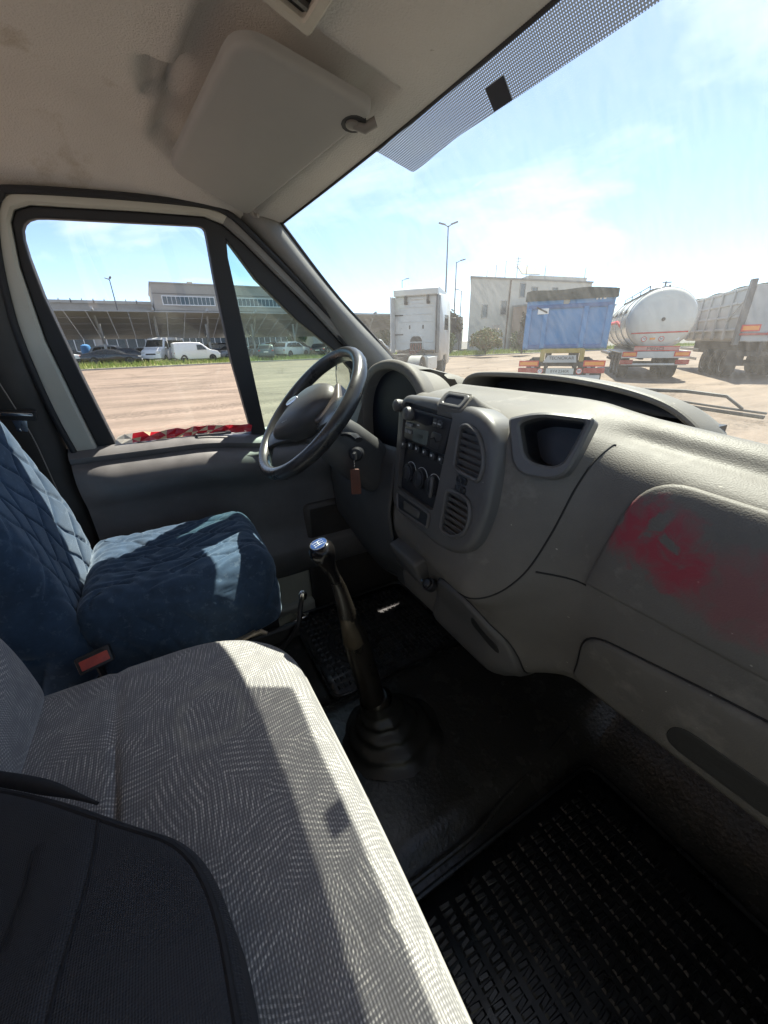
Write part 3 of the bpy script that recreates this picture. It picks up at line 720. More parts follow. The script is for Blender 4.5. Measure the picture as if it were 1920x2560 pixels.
# --- dash-top document tray: a low hood with its mouth towards the seats
def trayring(y, grow, lowz):
    pts = []
    for x, z in ((-.452, 1.560), (-.445, 1.590), (-.415, 1.608), (-.36, 1.616), (-.24, 1.620), (-.125, 1.619), (-.02, 1.611), (.06, 1.599), (.12, 1.582), (.165, 1.555), (.185, 1.53)):
        pts.append((x, z))
    sp_ = spline([(x, z, 0) for x, z in pts], 5); cx, cz = -.13, 1.53
    return [Vector((cx+(p.x-cx)*grow, y, cz+(p.y-cz)*grow-lowz)) for p in sp_]
def trayshell():
    secs = [(.93, .90, .03), (.90, .985, .012), (.86, 1.0, .003), (.80, 1.0, 0), (.792, .985, -.001), (.797, .955, .0), (.85, .95, .003), (.90, .92, .012)]
    return loft([trayring(*s) for s in secs], closed=False, cap=False)
build('tray_hood', trayshell(), M_DASH, dash, solid=.004, angle=70)
def tback():
    r = trayring(.895, .95, .012); n = len(r); return r+[Vector((p.x, .90, 1.50)) for p in r], [(i, i+1, n+i+1, n+i) for i in range(n-1)]
build('tray_lip', tube(trayring(.794, .985, 0), .0065, 8), M_DASH, dash)
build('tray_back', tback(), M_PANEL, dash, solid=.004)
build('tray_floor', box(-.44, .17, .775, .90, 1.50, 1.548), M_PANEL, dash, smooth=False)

# --- centre stack
PF = Fr((-.36, .53, 1.548), (.996, -.087, 0), (.014, .155, .988))
def pp(pts, r, n=5): return arc([(a/1000, b/1000) for a, b in pts], r if not isinstance(r, (list, tuple)) else r, n)
bez = pp([(-22, 8), (8, 34), (150, 40), (300, 36), (352, 14), (372, -45), (376, -150), (362, -222), (310, -256), (240, -268), (40, -262), (12, -240)], [.02, .03, .05, .05, .04, .04, .05, .05, .03, .03, .02, .02])
bz = build('centre_bezel', prism(densify(bez, .02), PF, -.045, .008, .014), M_CONS, dash, angle=55)
blk = pp([(14, 17), (226, 15), (214, -198), (36, -198)], .012)
cut(bz, prism(blk, PF, -.008, .05))
v1 = pp([(258, -4), (280, 6), (318, -6), (340, -32), (350, -62), (344, -90), (262, -86)], [.012, .02, .03, .03, .03, .02, .015])
v2 = pp([(253, -134), (300, -128), (334, -133), (343, -165), (336, -196), (300, -224), (255, -222)], [.012, .02, .025, .03, .03, .04, .015])
for v in (v1, v2): cut(bz, prism(v, PF, -.030, .05))
build('control_panel', prism(offset(blk, -.001), PF, -.012, -.004), M_PANEL, dash)
vent_things = []
for v in (v1, v2):
    fr_ = build('air_vent', ring(offset(v, .004), offset(v, -.004), PF, .0, .0145, .003), M_CONS, dash)
    build('vent_throat', prism(v, PF, -.034, -.026), M_GAP, fr_, smooth=False)
    ys = [b for a, b in v]; y0, y1 = min(ys), max(ys); n = 7
    for k in range(n):
        y = lerp(y0, y1, (k+.6)/(n+.2))
        xs = []
        for i in range(len(v)):
            (xa, ya), (xb, yb) = v[i-1], v[i]
            if (ya-y)*(yb-y) <= 0 and ya != yb: xs.append(xa+(xb-xa)*(y-ya)/(yb-ya))
        if len(xs) < 2: continue
        x0, x1 = min(xs)-.001, max(xs)+.001
        sl = Fr(PF(0, y, .004), PF.u, PF.v*.86+PF.n*.5)
        build('louvre', prism(rrect(x0, x1, -.005, .005, .003, 3), sl, -.0012, .0012), M_CONS, fr_)
    for x in (lerp(v[0][0], max(a for a, b in v), .33), lerp(v[0][0], max(a for a, b in v), .68)):
        build('vent_vane', prism(rrect(x-.0012, x+.0012, y0+.008, y1-.012, .001, 2), PF, -.024, -.012), M_BTN, fr_)
for y in (-.1005, -.1185):
    build('vent_slider', prism(rrect(.279, .311, y-.007, y+.007, .005), PF, .008, .0125, .002), M_PANEL, dash)
    build('slider_thumb', prism(rrect(.291, .301, y-.0045, y+.0045, .003), PF, .011, .0165, .0015), M_BTN, dash)
# radio
radio = thing('car_radio', 'black car radio with cassette slot and display in the centre of the dashboard', 'radio', tuple(PF(.12, -.08, 0)))
build('radio_face', prism(pp([(26, 7), (222, 7), (210, -70), (30, -70)], .006), PF, -.004, .006, .003), M_PANEL, radio)
build('cassette_flap', prism(pp([(72, 1), (152, 1), (150, -18), (128, -23), (76, -20)], .004), PF, .005, .008, .001), M_CLUS, radio)
build('display', prism(pp([(74, -36), (145, -34), (143, -66), (76, -68)], .004), PF, .005, .0072, .0008), mat('lcd_grey', (.12, .14, .13), .25), radio, smooth=False)
kn = lathe([(.0165, 0), (.0165, .010), (.0145, .0155), (.008, .018), (.0, .0183)], PF(.049, -.008, .005), PF.n, 24)
build('volume_knob', kn, M_CONS, radio)
for k, (a, b) in enumerate(((46, -33), (61, -33), (46, -49), (61, -49))):
    build('radio_button', prism(pp([(a-5.5, b+4.5), (a+5.5, b+4.5), (a+5.5, b-4.5), (a-5.5, b-4.5)], .002), PF, .004, .0125, .002), mat('button_light', (.26, .265, .27), .25), radio)
for a in (166, 184):
    build('radio_button', prism(pp([(a-8, -2), (a+8, -2), (a+8, -20), (a-8, -20)], .004), PF, .004, .0095, .002), M_BTN, radio)
    text('button_mark', 'MODE' if a == 166 else 'MENU', .0045, Fr(PF(a/1000, -.011, .0096), PF.u, PF.v), M_PRINT, radio, 0, .0001)
build('seek_pad', prism(pp([(158, -30), (198, -30), (194, -62), (158, -64)], .006), PF, .004, .0085, .002), M_BTN, radio)
build('seek_groove', tube([PF(.160, -.046, .009), PF(.172, -.042, .009), PF(.182, -.049, .009), PF(.195, -.045, .009)], .0013, 6), M_GAP, radio)
text('radio_mark', '5000', .0055, Fr(PF(.093, -.028, .0062), PF.u, PF.v), M_PRINT, radio, 0, .0001)
text('display_digits', '12:00', .012, Fr(PF(.110, -.051, .0074), PF.u, PF.v), mat('lcd_digit', (.015, .018, .018), .3), radio, 0, .0001)
# switches and heater controls
for k in range(6):
    a = lerp(32, 204, k/5)
    b = -83 - (4 if k in (0,) else 0)
    s = build('dash_switch', prism(pp([(a-9, b+8), (a+9, b+8), (a+9, b-8), (a-9, b-8)], .004), PF, -.005, .007, .003), M_BTN, dash)
    build('switch_mark', prism(pp([(a-3.5, b+4), (a+3.5, b+4), (a+2, b-1), (a-2, b-1)], .001), PF, .0068, .0074), M_PRINT, s, smooth=False)
for a in (76, 130, 186):
    d = build('heater_dial', lathe([(.0235, -.004), (.0235, .006), (.0205, .007), (.020, .010), (.017, .012), (.0, .0125)], PF(a/1000, -.147, 0), PF.n, 28), M_PANEL, dash)
    build('dial_pointer', prism(pp([(a-2.2, -132), (a+2.2, -132), (a+2.2, -160), (a-2.2, -160)], .001), PF, .0115, .0145, .0008), M_BTN, d)
    build('dial_scale', tube([PF(a/1000+.027*math.cos(t), -.147+.027*math.sin(t), -.002) for t in [lerp(-.5, 3.6, k/14) for k in range(15)]], .0007, 5), M_PRINT, d)
build('dial_lever', tube([PF(.196, -.125, .012), PF(.206, -.147, .016), PF(.200, -.168, .012)], .004, 8), M_METAL if False else M_CONS, dash)
pk = pp([(44, -206), (206, -206), (206, -242), (60, -250)], .010)
build('coin_pocket_rim', ring(offset(pk, .003), offset(pk, -.004), PF, .004, .0135, .003), M_CONS, dash)
build('coin_pocket', prism(pk, PF, .006, .0105), M_PANEL, dash, smooth=False)
build('pocket_insert', prism(pp([(86, -216), (168, -216), (166, -236), (92, -238)], .006), PF, .009, .0125, .002), mat('insert_grey', (.10, .095, .085), .45), dash)
build('mirror_knob', lathe([(.014, -.01), (.0155, .004), (.0145, .012), (.009, .016), (.0, .0165)], PF(-.010, .004, .008), PF.n, 24), M_CONS, dash)
# clock pod on top
ck = Fr((-.150, .528, 1.578), (1, -.03, 0), (0, .72, .70))
cko, cki = rrect(-.046, .046, -.021, .021, .012, 5), rrect(-.030, .030, -.012, .012, .008, 5)
pod = []
for s, d in ((1.9, -.032), (1.5, -.018), (1.2, -.004), (1.03, .010), (1.0, .014), (.96, .016)):
    pod.append([ck(a*s, b*s - (s-1)*.01, d) for a, b in cko])
pod += [[ck(a, b, .015) for a, b in cki], [ck(a*.96, b*.96, .004) for a, b in cki]]
build('clock_pod', loft(pod), M_DASH, dash, angle=60)
build('clock_bezel', ring(rrect(-.038, .038, -.017, .017, .010, 5), rrect(-.027, .027, -.0095, .0095, .006, 5), ck, .010, .019, .002), M_CONS, dash)
build('clock_display', prism(rrect(-.0275, .0275, -.010, .010, .006, 5), ck, .008, .0165), M_CLUS, dash, smooth=False)
# lower console: ashtray box, lighter, lidded bin
cb = Fr((-.30, .522, 1.135), (1, -.05, 0), (0, -.35, 1))
build('ashtray', prism(rrect(-.095, .055, -.048, .030, .012), cb, -.06, .022, .010), M_CONS, dash)
build('lighter_socket', lathe([(.019, -.01), (.019, .006), (.015, .008), (.014, .002), (.0, .002)], (-.205, .512, 1.115), (-.1, -.75, .62), 24), M_PANEL, dash)
build('lighter_knob', lathe([(.0115, 0), (.0115, .009), (.009, .012), (.0, .0125)], (-.205, .511, 1.116), (-.1, -.75, .62), 20), M_BTN, dash)
build('indicator_bead', lathe([(.004, 0), (.003, .003), (.0, .004)], (-.243, .515, 1.105), (-.1, -.75, .62), 12), mat('indicator_blue', (.15, .25, .4), .2), dash)
lid = overlay('console_lid', arc([(-.225, .985), (.055, .965), (.062, 1.03), (.02, 1.10), (-.06, 1.155), (-.19, 1.150)], [.03, .02, .05, .09, .06, .04], 6), .012, M_CONS, edge=.009, rings=8)
GP = arc([(-.062, 1.085), (.024, 1.045), (.012, 1.075), (-.055, 1.118)], .014, 5)
overlay('lid_grip', GP, .0135, M_GAP, edge=.001, rings=3, gap=False, base=.008)
build('console_side', loft([[Vector((x, y, z)) for y, z in ((.55, 1.30), (.53, 1.17), (.548, 1.08), (.565, .97), (.62, .935), (.78, .93), (.78, 1.30))] for x in (-.452, -.44, -.36)]), M_KNEE, dash)
# driver's knee panel and column shroud
def knee(a, b):
    X = lerp(-.86, -.40, a); t = b
    y = interp(t, [(0, .575), (.15, .54), (.4, .515), (.7, .53), (.9, .58), (1, .66)])
    z = interp(t, [(0, 1.425), (.15, 1.39), (.4, 1.25), (.7, 1.09), (.9, 1.0), (1, .985)]) - .06*math.sin(math.pi*a)*t
    y -= .028*math.exp(-((X+.52)/.13)**2)*(1-t)
    return Vector((X, y, z))
build('knee_panel', grid(knee, 30, 24), M_KNEE, dash, solid=.006, angle=70)
lowedge = [knee(k/30, .93)+Vector((0, -.01, -.005)) for k in range(31)]
build('knee_panel_lip', tube(lowedge, .008, 8), M_KNEE, dash)
# left end vent
sv = Fr((-.83, .655, 1.555), (.95, -.25, 0), (0, .3, 1))
build('side_vent', ring([(-.055+.11*(math.cos(k*.2618)*.5+.5), .045*math.sin(k*.2618)) for k in range(24)], [(-.042+.084*(math.cos(k*.2618)*.5+.5), .032*math.sin(k*.2618)) for k in range(24)], sv, -.05, .018, .005), M_DASH, dash)
build('side_vent_throat', prism([(-.042+.084*(math.cos(k*.2618)*.5+.5), .032*math.sin(k*.2618)) for k in range(24)], sv, -.03, -.012), M_GAP, dash, smooth=False)
# wiper outside
wip = thing('wiper', 'black wiper arm and blade lying on the outside of the windscreen', 'wiper', tuple(WS(.05, .9)))
ow = Vector((0, .7, .7))
wpts = [WS(lerp(-.10, .175, k/12), lerp(.872, .905, k/12)) + ow*.020 for k in range(13)]
build('blade_rubber', tube([p-ow*.010 for p in wpts], .004, 6), M_BLACK, wip)
build('blade_bar', tube(wpts, .0025, 6), mat('wiper_metal', (.05, .05, .05), .5), wip)
build('wiper_arm', tube([WS(-.20, .95)+ow*.03, WS(-.10, .885)+ow*.040, WS(.02, .872)+ow*.040, WS(.10, .878)+ow*.038, WS(.135, .895)+ow*.02], [.007, .005, .004, .0035, .003], 8), M_BLACK, wip)

# ================================================================== steering wheel
WC = Vector((-.52, .335, 1.535)); wt_ = rad(42)
SF_ = Fr(WC, (1, 0, 0), (0, math.sin(wt_), math.cos(wt_)))
M_RIM = mat('rim_plastic', (.030, .030, .031), .30, var=.2, vscale=14, bump=.12, bscale=500, bdist=.0003, coat=.1)
M_HUB = mat('hub_plastic', (.060, .058, .056), .40, var=.15, vscale=10, bump=.2, bscale=700, bdist=.0003)
wheel = thing('steering_wheel', 'worn black steering wheel with airbag hub in front of the driver seat', 'steering wheel', tuple(WC))
rr = []
for k in range(96):
    a = 2*math.pi*k/96; c = (math.cos(a), math.sin(a)); ring_ = []
    for j in range(14):
        b = 2*math.pi*j/14; rad_ = .188+.0162*math.cos(b)*(1+.04*math.cos(a*17)*(math.sin(b) < -.2)); ring_.append(SF_(c[0]*rad_, c[1]*rad_, .020*math.sin(b)))
    rr.append(ring_)
build('rim', loft(rr, wrap=True), M_RIM, wheel)
for a0 in (222, 12):
    a = rad(a0); d = (math.cos(a), math.sin(a)); q = (-d[1], d[0]); sec = []
    for t, w, h, dep in ((.05, .062, .016, -.020), (.09, .054, .015, -.012), (.13, .044, .013, -.004), (.165, .042, .011, .0), (.188, .052, .010, .0)):
        sec.append([SF_(d[0]*t+q[0]*w*x, d[1]*t+q[1]*w*x, dep+h*y) for x, y in ((-1, -.4), (-.9, .6), (-.4, 1), (.4, 1), (.9, .6), (1, -.4), (.5, -1), (-.5, -1))])
    build('spoke', loft(sec), M_RIM, wheel, subs=1)
hubp = arc([(-.100, -.118), (-.105, -.03), (-.085, .045), (-.02, .088), (.062, .088), (.095, .05), (.068, -.03), (-.01, -.082)], [.03, .05, .06, .06, .04, .03, .05, .05], 5)
hp = densify(hubp, .012); secs = [[SF_(a*.8, b*.8, -.045) for a, b in hp], [SF_(a, b, -.02) for a, b in hp], [SF_(a, b, .004) for a, b in hp]]
for s, h in ((.97, .012), (.9, .021), (.75, .030), (.5, .037), (.25, .041), (.02, .042)): secs.append([SF_(-.012+(a+.012)*s, -.008+(b+.008)*s, h) for a, b in hp])
build('hub_pad', loft(secs), M_HUB, wheel, angle=70)
build('hub_trim', prism(arc([(.06, .10), (.125, .055), (.105, -.015), (.062, -.02), (.088, .05), (.052, .088)], .02, 4), SF_, -.03, .006, .006), mat('hub_trim_brown', (.085, .07, .06), .45, var=.2, vscale=30), wheel)
bo_ = Fr(SF_(-.045, .0, .0385), SF_.u*.75+SF_.v*-.66 if False else Vector((math.cos(rad(30)), 0, 0))+SF_.v*math.sin(rad(30)), SF_.v*math.cos(rad(30))-SF_.u*math.sin(rad(30)))
build('badge', prism([(.027*math.cos(k*.2618), .0125*math.sin(k*.2618)) for k in range(24)], bo_, -.006, .0035, .001), mat('badge_silver', (.55, .57, .60), .25, metal=.7), wheel)
text('hub_lettering', 'AIRBAG', .0075, Fr(SF_(-.022, -.055, .0335), bo_.u, bo_.v), M_PRINT, wheel, .0, .0008)
# column with stalks and ignition key
colm = thing('steering_column', 'dark steering column shroud with stalks under the steering wheel', 'steering column', (-.52, .42, 1.45))
ax = -SF_.n
secs = []
for t, w, h in ((.03, .05, .05), (.06, .062, .060), (.12, .066, .070), (.20, .062, .075), (.28, .058, .07)):
    c = WC+ax*t; secs.append([c+SF_.u*w*math.copysign(abs(math.cos(k*.3927))**.6, math.cos(k*.3927))+SF_.v*(h*math.copysign(abs(math.sin(k*.3927))**.6, math.sin(k*.3927))-.012) for k in range(16)])
build('shroud', loft(secs), M_KNEE, colm, angle=60)
for s, dx in ((1, .15), (-1, .15)):
    b0 = WC+ax*.085
    build('stalk', tube([b0+SF_.u*.05*s, b0+SF_.u*.09*s+SF_.v*.008, b0+SF_.u*.125*s+SF_.v*.010, b0+SF_.u*.155*s+SF_.v*.006], [.007, .008, .012, .010], 10, sy=.7), M_PANEL, colm)
build('tilt_lever', join(tube([WC+ax*.10+SF_.v*-.075+SF_.u*-.02, WC+ax*.07+SF_.v*-.125+SF_.u*-.03, WC+ax*.05+SF_.v*-.165+SF_.u*-.03], [.01, .010, .012], 8, sy=.6)), M_METAL, colm)
IG = Vector((-.443, .43, 1.425))
build('ignition_lock', lathe([(.019, -.03), (.019, .004), (.015, .008), (.006, .0085)], IG, (.75, -.5, .1), 20), M_PANEL, colm)
key = thing('ignition_key', 'car key in the ignition lock with brown leather fob hanging from its ring', 'key', tuple(IG+Vector((.0, -.02, -.11))))
kd = Vector((.75, -.5, .1)).normalized()
kf = Fr(IG+kd*.030, kd, (0, 0, 1))
build('key_bow', prism(arc([(-.018, -.006), (-.006, -.011), (.016, -.009), (.016, .009), (-.006, .011), (-.018, .006)], .005, 3), kf, -.004, .004, .002), M_PANEL, key)
kc = IG+kd*.042+Vector((0, 0, -.020))
build('key_ring', loop_tube([kc+Vector((.012*math.cos(k*.2618)*.9, .012*math.cos(k*.2618)*-.4, .014*math.sin(k*.2618))) for k in range(24)], .0011, 6), M_METAL, key)
ff = Fr(kc+Vector((0, 0, -.048)), (.38, .92, .02), (.03, .02, 1))
build('leather_fob', prism(arc([(-.0135, -.036), (.0145, -.037), (.0125, .034), (-.0115, .035)], .004, 4), ff, -.002, .0022, .001), mat('brown_leather', (.125, .042, .026), .6, var=.25, vscale=60, bump=.4, bscale=500, bdist=.0006), key)
build('fob_stitching', join(*[cbox(ff(x, lerp(-.031, .029, k/14), .0024), (.0007, .0007, .0026)) for k in range(15) for x in (-.0098, .0102)]), mat('stitch_brown', (.20, .09, .06), .7), key, smooth=False, kind='stuff')
# ================================================================== seats and loose things
def fabric_bench(name, ax='XY'):
    m = bpy.data.materials.new(name); m.use_nodes = True; t = m.node_tree; b = t.nodes['Principled BSDF']
    L = t.links.new
    def nd(k, **kw):
        n = t.nodes.new(k)
        for a, v in kw.items(): setattr(n, a, v)
        return n
    def mt(op, a, b_=None, c=None, clamp=False):
        q = nd('ShaderNodeMath', operation=op); q.use_clamp = clamp
        for i, v in enumerate((a, b_, c)):
            if v is None: continue
            if isinstance(v, (int, float)): q.inputs[i].default_value = v
            else: L(v, q.inputs[i])
        return q.outputs[0]
    tc = nd('ShaderNodeTexCoord'); sp = nd('ShaderNodeSeparateXYZ'); L(tc.outputs['Object'], sp.inputs[0])
    cb_ = nd('ShaderNodeCombineXYZ'); L(sp.outputs['XYZ'.index(ax[0])], cb_.inputs[0]); L(sp.outputs['XYZ'.index(ax[1])], cb_.inputs[1])
    u, v = sp.outputs['XYZ'.index(ax[0])], sp.outputs['XYZ'.index(ax[1])]
    wob = nd('ShaderNodeTexNoise'); wob.inputs['Scale'].default_value = 9; wob.inputs['Detail'].default_value = 2; L(cb_.outputs[0], wob.inputs['Vector'])
    va = nd('ShaderNodeVectorMath', operation='ADD'); vs_ = nd('ShaderNodeVectorMath', operation='SCALE'); vs_.inputs['Scale'].default_value = .07
    L(wob.outputs['Color'], vs_.inputs[0]); L(cb_.outputs[0], va.inputs[0]); L(vs_.outputs[0], va.inputs[1])
    vo = nd('ShaderNodeTexVoronoi', voronoi_dimensions='2D'); vo.inputs['Scale'].default_value = 12; L(va.outputs[0], vo.inputs['Vector'])
    sc = nd('ShaderNodeSeparateColor'); L(vo.outputs['Color'], sc.inputs[0])
    ang = mt('MULTIPLY', sc.outputs[0], 3.14159)
    rad_ = mt('MULTIPLY', vo.outputs['Distance'], 3.5)
    s = mt('ADD', mt('MULTIPLY', u, mt('COSINE', ang)), mt('MULTIPLY', v, mt('SINE', ang)))
    w = mt('SUBTRACT', mt('MULTIPLY', v, mt('COSINE', ang)), mt('MULTIPLY', u, mt('SINE', ang)))
    curved = mt('ADD', s, mt('MULTIPLY', mt('MULTIPLY', w, w), mt('MULTIPLY', mt('SUBTRACT', sc.outputs[1], .5), 7.0)))
    st = mt('SINE', mt('MULTIPLY', curved, 2*math.pi/.0092))
    n2 = nd('ShaderNodeTexNoise'); n2.inputs['Scale'].default_value = 34; n2.inputs['Detail'].default_value = 3; L(cb_.outputs[0], n2.inputs['Vector'])
    n3 = nd('ShaderNodeTexNoise'); n3.inputs['Scale'].default_value = 260; n3.inputs['Detail'].default_value = 2; L(cb_.outputs[0], n3.inputs['Vector'])
    mask = mt('MULTIPLY', mt('SUBTRACT', n2.outputs['Fac'], .34), 3.6, clamp=True)
    dash_ = mt('MULTIPLY', mt('MULTIPLY', mt('ADD', st, mt('MULTIPLY', mt('SUBTRACT', n3.outputs['Fac'], .5), 2.6)), 1.6, clamp=True), mask)
    rib = mt('MULTIPLY_ADD', mt('SINE', mt('MULTIPLY', v, 2*math.pi/.0034)), .5, .5)
    thr = mt('MULTIPLY_ADD', mt('SINE', mt('MULTIPLY', u, 2*math.pi/.0052)), .5, .5)
    weave = mt('MULTIPLY', rib, mt('MULTIPLY_ADD', thr, .6, .4))
    f = mt('MULTIPLY', dash_, mt('MULTIPLY_ADD', weave, .75, .25))
    mx = nd('ShaderNodeMix', data_type='RGBA'); L(f, mx.inputs[0]); mx.inputs[6].default_value = (.235, .228, .232, 1); mx.inputs[7].default_value = (.640, .610, .570, 1)
    gl_ = nd('ShaderNodeMix', data_type='RGBA', blend_type='MULTIPLY'); gl_.inputs[0].default_value = 1; L(mx.outputs[2], gl_.inputs[6])
    L(mt('MULTIPLY_ADD', weave, .9, .6), gl_.inputs[7])
    # pale dried water mark with a shape of its own
    dx = mt('SUBTRACT', sp.outputs[0], -.085); dy = mt('SUBTRACT', sp.outputs[1], -.04)
    rr_ = mt('SQRT', mt('ADD', mt('MULTIPLY', dx, dx), mt('MULTIPLY', mt('MULTIPLY', dy, dy), 1.4)))
    rg_ = mt('SUBTRACT', 1.0, mt('ABSOLUTE', mt('DIVIDE', mt('SUBTRACT', mt('ADD', rr_, mt('MULTIPLY', mt('SUBTRACT', wob.outputs['Fac'], .5), .06)), .062), .018)), clamp=True)
    rg_ = mt('MULTIPLY', rg_, mt('MULTIPLY', n2.outputs['Fac'], .60))
    m3 = nd('ShaderNodeMix', data_type='RGBA'); L(rg_, m3.inputs[0]); L(gl_.outputs[2], m3.inputs[6]); m3.inputs[7].default_value = (.42, .40, .33, 1)
    L(m3.outputs[2], b.inputs['Base Color'])
    b.inputs['Roughness'].default_value = .85; b.inputs['Sheen Weight'].default_value = .5; b.inputs['Specular IOR Level'].default_value = .25
    bp = nd('ShaderNodeBump'); bp.inputs['Strength'].default_value = .5; bp.inputs['Distance'].default_value = .0008
    L(mt('ADD', weave, mt('MULTIPLY', dash_, .5)), bp.inputs['Height']); L(bp.outputs[0], b.inputs['Normal'])
    return m
M_BENCH = fabric_bench('bench_fabric', 'XY'); M_BENCHB = fabric_bench('bench_back_fabric', 'XZ')
M_QUILT = mat('blue_quilted_velour', (.038, .068, .115), .85, var=.26, vscale=26, bump=.45, bscale=900, bdist=.0008, spec=.15, spots=((.085, .125, .18), 60, .55))
M_QUILT.node_tree.nodes['Principled BSDF'].inputs['Sheen Weight'].default_value = .45
M_QUILT.node_tree.nodes['Principled BSDF'].inputs['Sheen Tint'].default_value = (.6, .75, .9, 1)
M_SEATP = mat('seat_plastic', (.02, .02, .022), .45, var=.2, vscale=14)

def spad(outline, z0, z1, edge, ns=14, rings=55, low=.03):
    """Dense pad as rings of (x, y, z): under-edge, side, rounded rim, top."""
    R_ = [[(a, b, z0) for a, b in offset(outline, -low)]]
    for k in range(ns+1): R_.append([(a, b, lerp(z0+.01, z1-edge, k/ns)) for a, b in outline])
    for t in range(6, 91, 6):
        e = edge*(1-math.cos(rad(t))); R_.append([(a, b, z1-edge+edge*math.sin(rad(t))) for a, b in offset(outline, -e)])
    top = R_[-1]; cx = sum(p[0] for p in top)/len(top); c2 = sum(p[1] for p in top)/len(top)
    for k in range(1, rings):
        s = 1-k/rings; R_.append([(cx+(a-cx)*s, c2+(b-c2)*s, z1) for a, b, _ in top])
    return R_
def groove(d, w): return math.exp(-(d/w)**2)
def quilt(s, t, p=.085):
    s2 = s+.008*math.sin(t*31)+.005*math.sin(s*47+t*23); t2 = t+.008*math.sin(s*27+1)+.004*math.sin(t*53)
    a = (s2+t2*.62)/p; b = (s2-t2*.62)/p
    da = abs(a-round(a))*p; db = abs(b-round(b))*p
    d = min(da, db)
    return .0050*(1-math.exp(-d/.009)) - .0026*groove(d, .0032)
# --- driver's seat
seat = thing('driver_seat', 'driver seat in a blue quilted velour cover', 'seat', (-.61, -.05, .96))
ol = densify(arc([(-.815, -.27), (-.415, -.27), (-.41, .08), (-.44, .178), (-.775, .182), (-.815, .10)], [.05, .05, .08, .09, .09, .08], 8), .0045)
R_ = spad(ol, .985, 1.205, .065, ns=30, rings=80)
def dcush(p):
    x, y, z = p; top = smooth((z-1.10)/.09)
    nx, ny = (x+.61)/.2, (y+.04)/.23
    q = quilt(x+z*.7, y-.3*z*(1-top), .080) if top > .5 else quilt(x*.4+y, z*.9, .080)
    # long pulled wrinkles in the middle of the cover
    wr = .0028*math.sin((x+.025*math.sin(y*19)+.01*math.sin(y*43+x*60))*190)*top*math.exp(-(ny*1.1)**2)
    z2 = z + top*(-.016*math.exp(-(nx*1.1)**2-(ny*1.0+.2)**2) + .012*smooth((y-.02)/.15) - .02*smooth((y-.13)/.08) + q*.85 + wr)
    out = 1-top
    x2 = x + (math.copysign(1, nx)*out*(q*.8+.006*math.sin(z*40+y*22)) if abs(nx) > .8 else 0)
    y2 = y + (out*q*.8 if ny > .8 else 0)
    sag = .012*math.sin(y*9+1.2)*out
    return Vector((x2+sag*(nx > 0), y2, z2))
build('seat_cushion', ([dcush(Vector(p)) for r in R_ for p in r], loft(R_)[1]), M_QUILT, seat, angle=80)
ob = densify(arc([(-.825, -.13), (-.40, -.13), (-.39, .30), (-.42, .62), (-.80, .62), (-.83, .30)], [.06, .06, .1, .12, .12, .1], 8), .0055)
R_ = spad(ob, .0, .178, .065, ns=22, rings=80)
rb = rad(11); back_o = Vector((0, -.43, 1.09)); bu = Vector((0, -math.sin(rb), math.cos(rb))); bn = Vector((0, math.cos(rb), math.sin(rb)))
def dback(p):
    x, h, c = p; top = smooth((c-.09)/.06); nx = (x+.61)/.21
    q = quilt(x+.03, h*1.0, .078) if top > .5 else quilt(c*.9, h, .095)
    c2 = c + top*(q - .020*math.exp(-(nx*1.2)**2) + .010*abs(nx)**2 + .012*math.exp(-((h-.18)/.12)**2))
    x2 = x + (math.copysign(1, nx)*(1-top)*(q+.008*math.sin(h*30)) if abs(nx) > .8 else 0)
    return back_o + Vector((x2, 0, 0)) + bu*h + bn*c2
build('seat_backrest', ([dback(Vector(p)) for r in R_ for p in r], loft(R_)[1]), M_QUILT, seat, angle=80)
build('height_handle', tube(spline([(-.405, .225, 1.06), (-.400, .215, 1.03), (-.385, .20, .99), (-.395, .17, .94), (-.40, .13, .90)], 6), .007, 10), M_SEATP, seat)
build('handle_cap', lathe([(.0, -.003), (.011, 0), (.012, .012), (.007, .022), (.0, .024)], (-.405, .226, 1.055), (.1, .1, 1), 14), M_METAL, seat)
build('seat_runner', join(box(-.76, -.44, -.20, .16, .955, .992), box(-.425, -.405, -.18, .21, .93, .975)), M_SEATP, seat, bevel=.006)
build('runner_lever', join(tube(spline([(-.405, -.02, .985), (-.385, .05, 1.005), (-.378, .085, 1.018)], 5), [.010]*11, 8, sy=.5), tube([(-.378, .075, 1.012), (-.362, .098, 1.026), (-.352, .110, 1.022)], [.006, .007, .005], 8)), mat('lever_steel', (.42, .38, .31), .4, metal=.7, var=.2, vscale=40), seat)
buckle = thing('seat_belt_buckle', 'black seat belt buckle with red release button beside the blue seat', 'buckle', (-.36, -.20, 1.02))
kf = Fr((-.340, -.232, 1.118), (-.22, 1, .05), (-.5, -.2, .82))
build('buckle_body', prism(rrect(-.030, .030, -.019, .017, .005), kf, -.05, .004, .003), M_SEATP, buckle)
build('release_button', prism(rrect(-.0245, .0245, -.0125, .0075, .002), kf, .002, .0065, .001), mat('red_button', (.45, .065, .045), .4, var=.15, vscale=60), buckle)
build('buckle_slot', prism(rrect(-.020, .020, .0095, .0135, .001), kf, .0035, .0048), M_GAP, buckle, smooth=False)
build('buckle_stalk', tube([kf(0, -.005, -.045), (-.385, -.24, 1.03), (-.39, -.24, .97)], [.014, .012, .012], 8, sy=.5), M_SEATP, buckle)
